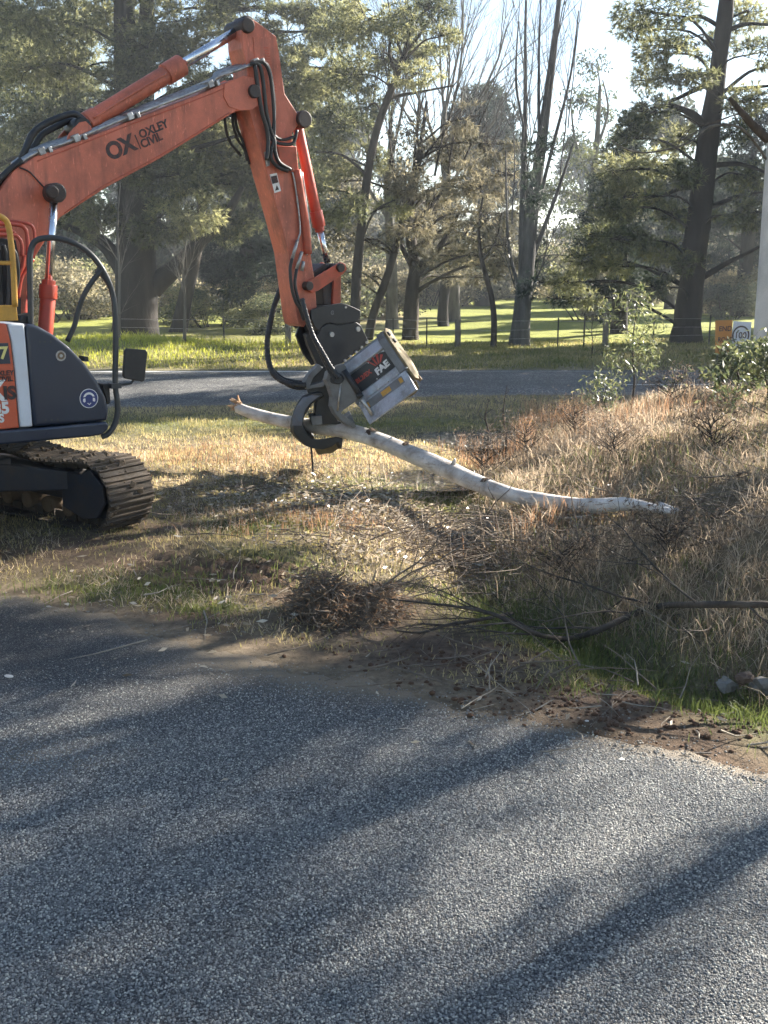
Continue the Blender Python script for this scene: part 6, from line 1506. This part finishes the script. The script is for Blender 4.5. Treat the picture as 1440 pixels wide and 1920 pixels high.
q_ = np.array([s_[1][:] for s_ in segs])[::3]; v, f = leaves(q_, rng, .05, .014, 0, .8); o = link('dead_leaves', np_mesh('dead_leaves', v, [f], RUST_G, {'rnd': np.repeat(rng.uniform(0, 1, len(q_)), 4)}), bpile); o['kind'] = 'stuff'
v, f = np_sticks(segs, 3); o = link('twigs', np_mesh('twigs', v, [f], TWIG, None, True), bpile); o['kind'] = 'stuff'
segs, tips = [], []
for d, L in (((1, .3, .1), .9), ((1, -.1, .25), 1.1), ((.9, .5, .4), .8), ((-.5, .8, .3), .5), ((.4, -.8, .2), .4), ((1, .1, .5), .9)):
    bough(segs, tips, r2, Vector((.1, 0, .12)), d, L, .010, 2, 3, .2, -.01, .6, .6, 5)
v, f = np_sticks(segs, 4); link('branches', np_mesh('branches', v, [f], TWIG, None, True), bpile)['kind'] = 'stuff'

# saplings and weeds on the mound
def sapling(name, label, px, py, Y, hpx, seed, leaf=SAP_L, nl=30, spread=.8, ll=.11, lw=.034, cat='sapling', nb=9, lean=0.0, r0=.020):
    b0 = at(px, py, Y); b0 = Vector((b0.x, Y, hz(b0.x, Y))); H = hpx * Y / FPX; pr = random.Random(seed); rg = np.random.default_rng(seed)
    root = empty(name, b0); tag(root, label, cat)
    V, F = [], []
    tp = [(Vector((0, 0, -.05)), r0), (Vector((.03 + lean * .3, 0, H * .3)), r0 * .85), (Vector((-.02 + lean * .6, .03, H * .65)), r0 * .6), (Vector((.02 + lean, 0, H)), .004)]
    P, rs = trunk_tube(V, F, tp, 7, seed, .08, 5, 0)
    segs, tips = [], []
    for j in range(nb):
        k = int(len(P) * (.12 + .85 * j / nb)); a = j * 2.4 + pr.uniform(-.4, .4); f_ = 1 - .55 * j / nb
        bough(segs, tips, pr, P[min(k, len(P) - 1)], (math.cos(a), math.sin(a), .7), spread * f_ * pr.uniform(.7, 1.1), .007, 1, 3, .2, .02, .6, .7, 4)
    v, f = np_sticks(segs, 4); F.append(f + sum(len(q) for q in V)); V.append(v)
    link('stem', np_mesh('stem', np.concatenate(V), F, BARK_B, None, True), root)
    if nl:
        T = np.array([t[:] for t in tips]); C = np.repeat(T, nl, 0) + rg.normal(0, .075, (len(T) * nl, 3))
        v, f = leaves(C, rg, ll, lw, -.5); link('foliage', np_mesh('foliage', v, [f], leaf, {'rnd': np.repeat(rg.uniform(0, 1, len(C)), 4)}), root)
    return root
sapling('gum_sapling', 'leafy young gum sapling on the mound in front of the highway', 1184, 745, 16.6, 205, 51, nl=9, spread=.7, ll=.10, lw=.024, nb=13)
sapling('leafy_shrub', 'low leafy regrowth at the foot of the young gum sapling', 1135, 745, 17.0, 70, 52, nl=7, spread=.45, ll=.09, lw=.024, cat='shrub', nb=7)
sapling('gum_sapling', 'bushy young gum covering the lower part of the road signs', 1378, 785, 15.6, 85, 53, GUM_L, nl=11, spread=.38, ll=.12, lw=.045, nb=8)
sapling('leafy_shrub', 'shrub with pale leaf edges against the pale gum trunk', 1432, 790, 14.5, 90, 54, SAP_L, nl=9, spread=.45, cat='shrub', nb=8)
sapling('leafy_shrub', 'shrub leaning in from the right edge above the mound', 1450, 850, 12.5, 150, 55, GUM_L, nl=12, spread=.7, cat='shrub', nb=9)
sapling('dead_stalk', 'dark dead stalk standing in the wet grass right of the mulcher', 945, 850, 15.5, 150, 56, nl=0, spread=.3, cat='stalk', nb=6)
sapling('dead_weed', 'bare reddish weed beside the dark dead stalk', 912, 838, 16.2, 90, 57, nl=0, spread=.3, cat='weed', nb=7)
sapling('dead_weed', 'bare twiggy weed at the foot of the pale gum', 1400, 770, 15.8, 110, 58, nl=0, spread=.6, cat='weed', nb=8)
sapling('dead_weed', 'bare twiggy bush on the far verge below the right-hand pine', 1110, 640, 33.5, 70, 59, nl=0, spread=.8, cat='weed', nb=12)
SCRUB_L = leafmat('dead_scrub_leaves', [(0.07, 0.055, 0.04), (0.15, 0.115, 0.08), (0.28, 0.22, 0.155)], 0.3, 0.6, 0.3)
for k, (px, py, Y, h_, lab) in enumerate(((905, 880, 14.0, 90, 'brown dead scrub rising beside the log above its middle'), (985, 850, 14.8, 110, 'brown dead scrub standing in the russet stalks'), (1075, 815, 15.6, 100, 'brown dead scrub on the mound left of the young gum sapling'), (1255, 800, 15.4, 90, 'brown dead scrub on the mound right of the young gum sapling'), (1150, 880, 12.6, 90, 'brown dead scrub on the mound above the right end of the log'), (1330, 900, 11.5, 120, 'brown dead scrub near the right edge of the mound'), (1050, 1080, 8.9, 110, 'dark dead scrub on the bank above the fallen branch'), (1250, 1060, 8.6, 130, 'dark dead scrub on the bank behind the fallen branch'))):
    sapling('dead_scrub', lab, px, py, Y, h_ * .55, 80 + k, SCRUB_L, nl=4, spread=.5, ll=.05, lw=.012, cat='scrub', nb=22, r0=.007)['group'] = 'dead scrub on the mound'
# dark snapped limbs at the pale gum
for lab, pts, rr in (('dark snapped limb reaching up left from the pale gum', [(1440, 262, 17.0), (1415, 238, 16.9), (1392, 212, 16.8), (1368, 184, 16.7)], [.07, .06, .05, .03]), ('thin grey dead branch reaching left from the pale gum', [(1438, 300, 17.1), (1390, 240, 16.5), (1330, 238, 16.2), (1290, 268, 16.0), (1225, 285, 15.8), (1180, 282, 15.6), (1145, 262, 15.5)], [.02, .018, .016, .014, .012, .01, .005])):
    P_ = [at(*q_) for q_ in pts]; stick('dead_limb', lab, P_, rr, DEADB if rr[0] > .05 else BARK_G, 'branch', [(2, (-1, 0, -.3), .8, .012, 2), (1, (-.6, 0, .6), .7, .01, 2)])

# ------------------------------------------------------------------ fence of the paddock
FW = paint('weathered_post', (0.16, 0.135, 0.105), .9, dirt=.5, dirt_col=(0.06, 0.05, 0.04), dscale=10, bump=.6)
FS = paint('steel_post', (0.05, 0.05, 0.045), .6, .5, dirt=.4, dscale=10)
YF = 37.0
fc = empty('paddock_fence', (0, YF, hz(0, YF))); tag(fc, 'sagging wire fence on posts along the paddock behind the highway', 'fence')
def post(px, wood, hgt):
    b_ = at(px, 630, YF); z = hz(b_.x, YF) - fc.location.z
    mb = MB()
    if wood: mb.tube([(b_.x, 0, z - .2), (b_.x + .01, 0, z + hgt * .5), (b_.x - .01, 0, z + hgt)], [.11, .105, .10], 10); mb.build('timber_post', FW, fc, .01)
    else: mb.box((b_.x, 0, z + hgt / 2 - .1), (.045, .04, hgt + .2)); mb.build('steel_post', FS, fc)
for px, w_, h_ in ((858, 1, .95), (1135, 1, 1.15), (800, 0, .95), (737, 0, .95), (1046, 0, 1.0), (1095, 0, .95), (1225, 0, 1.0), (1330, 0, 1.0), (640, 0, 1.0), (540, 1, 1.0), (420, 0, 1.), (1420, 1, 1.)): post(px, w_, h_)
for k, z in enumerate((.3, .58, .88)):
    mb = MB(); mb.tube([(x_, 0.06, hz(x_, YF) - fc.location.z + z + .02 * math.sin(x_ * 1.3 + k)) for x_ in np.linspace(-9, 14, 40)], .005, 4); mb.build('wire', PIPE, fc)

# ------------------------------------------------------------------ END ROADWORK / 100 signs beside the highway
YS_ = 29.2
sb = at(1372, 650, YS_); sg = empty('roadwork_sign', (sb.x, YS_, hz(sb.x, YS_))); tag(sg, 'orange END ROADWORK panel beside a white 100 speed panel on a low frame', 'road sign')
OR_S = paint('sign_orange', (0.52, 0.20, 0.03), .5, dirt=.3, dirt_col=(0.3, .15, .06), dscale=6); WH_S = paint('sign_white', (0.62, 0.63, 0.68), .5, dirt=.2, dirt_col=(.4, .4, .4), dscale=6)
def panel(name, pts, m_, dy=0.0):
    A = [at(px, py, YS_ + dy) - sg.location for px, py in pts]; mb = MB(); mb.prism(A, [a + Vector((.01, .012, 0)) for a in A]); return mb.build(name, m_, sg), A
op, A = panel('orange_panel', [(1341, 601), (1373.5, 600), (1369, 664), (1341, 664)], OR_S)
ux = (A[1] - A[0]).normalized()
text('sign_lettering', 'END', .185, at(1347.5, 621, YS_ - .006) - sg.location, ux, ZD, INK, op, .004, sx=.95)
text('sign_lettering', 'ROAD', .175, at(1345.5, 641, YS_ - .006) - sg.location, ux, ZD, INK, op, .004, sx=.85)
text('sign_lettering', 'WORK', .175, at(1345.0, 659, YS_ - .006) - sg.location, ux, ZD, INK, op, .004, sx=.80)
wp, A = panel('white_panel', [(1375, 602), (1409, 604), (1404, 660), (1369.5, 660)], WH_S, .02)
cc = at(1389, 629, YS_ + .012) - sg.location
mb = MB(); n_ = 40; R1, R2 = .235, .195
vs = []; fs = []
for k in range(n_):
    t = 2 * math.pi * k / n_
    for rr in (R1, R2): vs.append((cc.x + rr * math.cos(t), cc.y, cc.z + rr * 1.12 * math.sin(t)))
for k in range(n_): fs.append((2 * k, 2 * k + 1, (2 * k + 3) % (2 * n_), (2 * k + 2) % (2 * n_)))
mb.add(vs, fs); mb.build('speed_ring', INK, wp)
text('sign_lettering', '100', .24, cc + Vector((-.175, -.004, -.075)), XD, ZD, INK, wp, .004, sx=.92)
mb = MB()
for px in (1346, 1372, 1400): b_ = at(px, 660, YS_ + .05) - sg.location; mb.box((b_.x, .06, b_.z / 2 + .1), (.04, .04, b_.z + .6))
mb.build('sign_frame', FS, sg)

# small pale scraps on the seal
SCR = paint('pale_scrap', (0.62, 0.58, 0.52), .7, dirt=.2)
for k, (px, py, s) in enumerate(((16, 1268, .030), (1165, 1424, .02), (1100, 1352, .016))):
    p_ = on_z(px, py, .012); me = clod_mesh(33 + k); o = link('bark_scrap', me, None, SCR); o.location = (p_.x, p_.y, .014); o.scale = (s, s * .7, s * .25); o.rotation_euler = (0, .15, k)
    tag(o, ('pale bark scrap on the seal at the left edge', 'pale chip on the seal near the drain', 'tiny pale chip on the seal below the soil strip')[k], 'bark scrap')

# ------------------------------------------------------------------ the road's own stone chips, real relief close to the camera
CHIP = bpy.data.materials.new('seal_chip'); nt, out = nodes_of(CHIP)
p = N(nt, 'ShaderNodeBsdfPrincipled'); p.inputs['Roughness'].default_value = .6
oi = N(nt, 'ShaderNodeObjectInfo')
nt.links.new(ramp(nt, oi.outputs['Random'], [(0, (.085, .086, .088)), (.5, (.19, .188, .18)), (.85, (.34, .332, .30)), (1, (.56, .54, .45))]), p.inputs['Base Color'])
nt.links.new(p.outputs[0], out.inputs[0])
cm = clod_mesh(3, 1, .9); cm.materials.append(CHIP)
chip = bpy.data.objects.new('stone_chip', cm)            # not linked: only the scatter's source shape
px_, py_ = np.linspace(-3.2, 3.2, 40), np.linspace(2.9, 7.2, 40)
X, Y = np.meshgrid(px_, py_); x, y = X.ravel(), Y.ravel()
dn = sstep(7.1, 4.6, y) * (np.abs(x) < .36 * y + .6) * sstep(.1, .5, edge_y(x) - y) * (0.55 + .9 * fbm(x * 1.3, y * 1.3, 0, 97))
zz = .008 + (fbm(x * .8, y * .8, 0, 43) - .5) * .012
ii = np.arange(1600).reshape(40, 40); q = np.stack([ii[:-1, :-1], ii[:-1, 1:], ii[1:, 1:], ii[1:, :-1]], -1).reshape(-1, 4)
co = link('seal_chips', np_mesh('seal_chips', np.stack([x, y, zz], 1), [q], CHIP, {'dens': dn})); tag(co, 'coarse stone chips standing proud of the road seal', 'chips', kind='stuff')
ng = bpy.data.node_groups.new('scatter_chips', 'GeometryNodeTree')
ng.interface.new_socket('Geometry', in_out='INPUT', socket_type='NodeSocketGeometry'); ng.interface.new_socket('Geometry', in_out='OUTPUT', socket_type='NodeSocketGeometry')
gi, go_ = ng.nodes.new('NodeGroupInput'), ng.nodes.new('NodeGroupOutput')
na = ng.nodes.new('GeometryNodeInputNamedAttribute'); na.data_type = 'FLOAT'; na.inputs['Name'].default_value = 'dens'
mu = ng.nodes.new('ShaderNodeMath'); mu.operation = 'MULTIPLY'; mu.inputs[1].default_value = 13000; ng.links.new(na.outputs['Attribute'], mu.inputs[0])
dp_ = ng.nodes.new('GeometryNodeDistributePointsOnFaces'); ng.links.new(gi.outputs[0], dp_.inputs['Mesh']); ng.links.new(mu.outputs[0], dp_.inputs['Density'])
ob = ng.nodes.new('GeometryNodeObjectInfo'); ob.inputs['Object'].default_value = chip
rv = ng.nodes.new('FunctionNodeRandomValue'); rv.data_type = 'FLOAT_VECTOR'; rv.inputs[1].default_value = (6.28, 6.28, 6.28)
rs_ = ng.nodes.new('FunctionNodeRandomValue'); rs_.data_type = 'FLOAT'; rs_.inputs[2].default_value = .0025; rs_.inputs[3].default_value = .0062; rs_.inputs['Seed'].default_value = 5
ip = ng.nodes.new('GeometryNodeInstanceOnPoints'); ng.links.new(dp_.outputs['Points'], ip.inputs['Points']); ng.links.new(ob.outputs['Geometry'], ip.inputs['Instance']); ng.links.new(rv.outputs[0], ip.inputs['Rotation']); ng.links.new(rs_.outputs[1], ip.inputs['Scale'])
ng.links.new(ip.outputs[0], go_.inputs[0])
md_ = co.modifiers.new('scatter', 'NODES'); md_.node_group = ng

# ------------------------------------------------------------------ the hazy backlit air
mb = MB(); mb.box((0, 240, 16), (900, 720, 42.0)); hzo = mb.build('haze', None)
hm = bpy.data.materials.new('hazy_air'); nt, out = nodes_of(hm)
pv = N(nt, 'ShaderNodeVolumePrincipled'); pv.inputs['Color'].default_value = (0.88, 0.94, 1.0, 1); pv.inputs['Density'].default_value = 0.0010; pv.inputs['Anisotropy'].default_value = 0.35
nt.links.new(pv.outputs[0], out.inputs['Volume']); hzo.data.materials.append(hm); tag(hzo, kind='stuff')
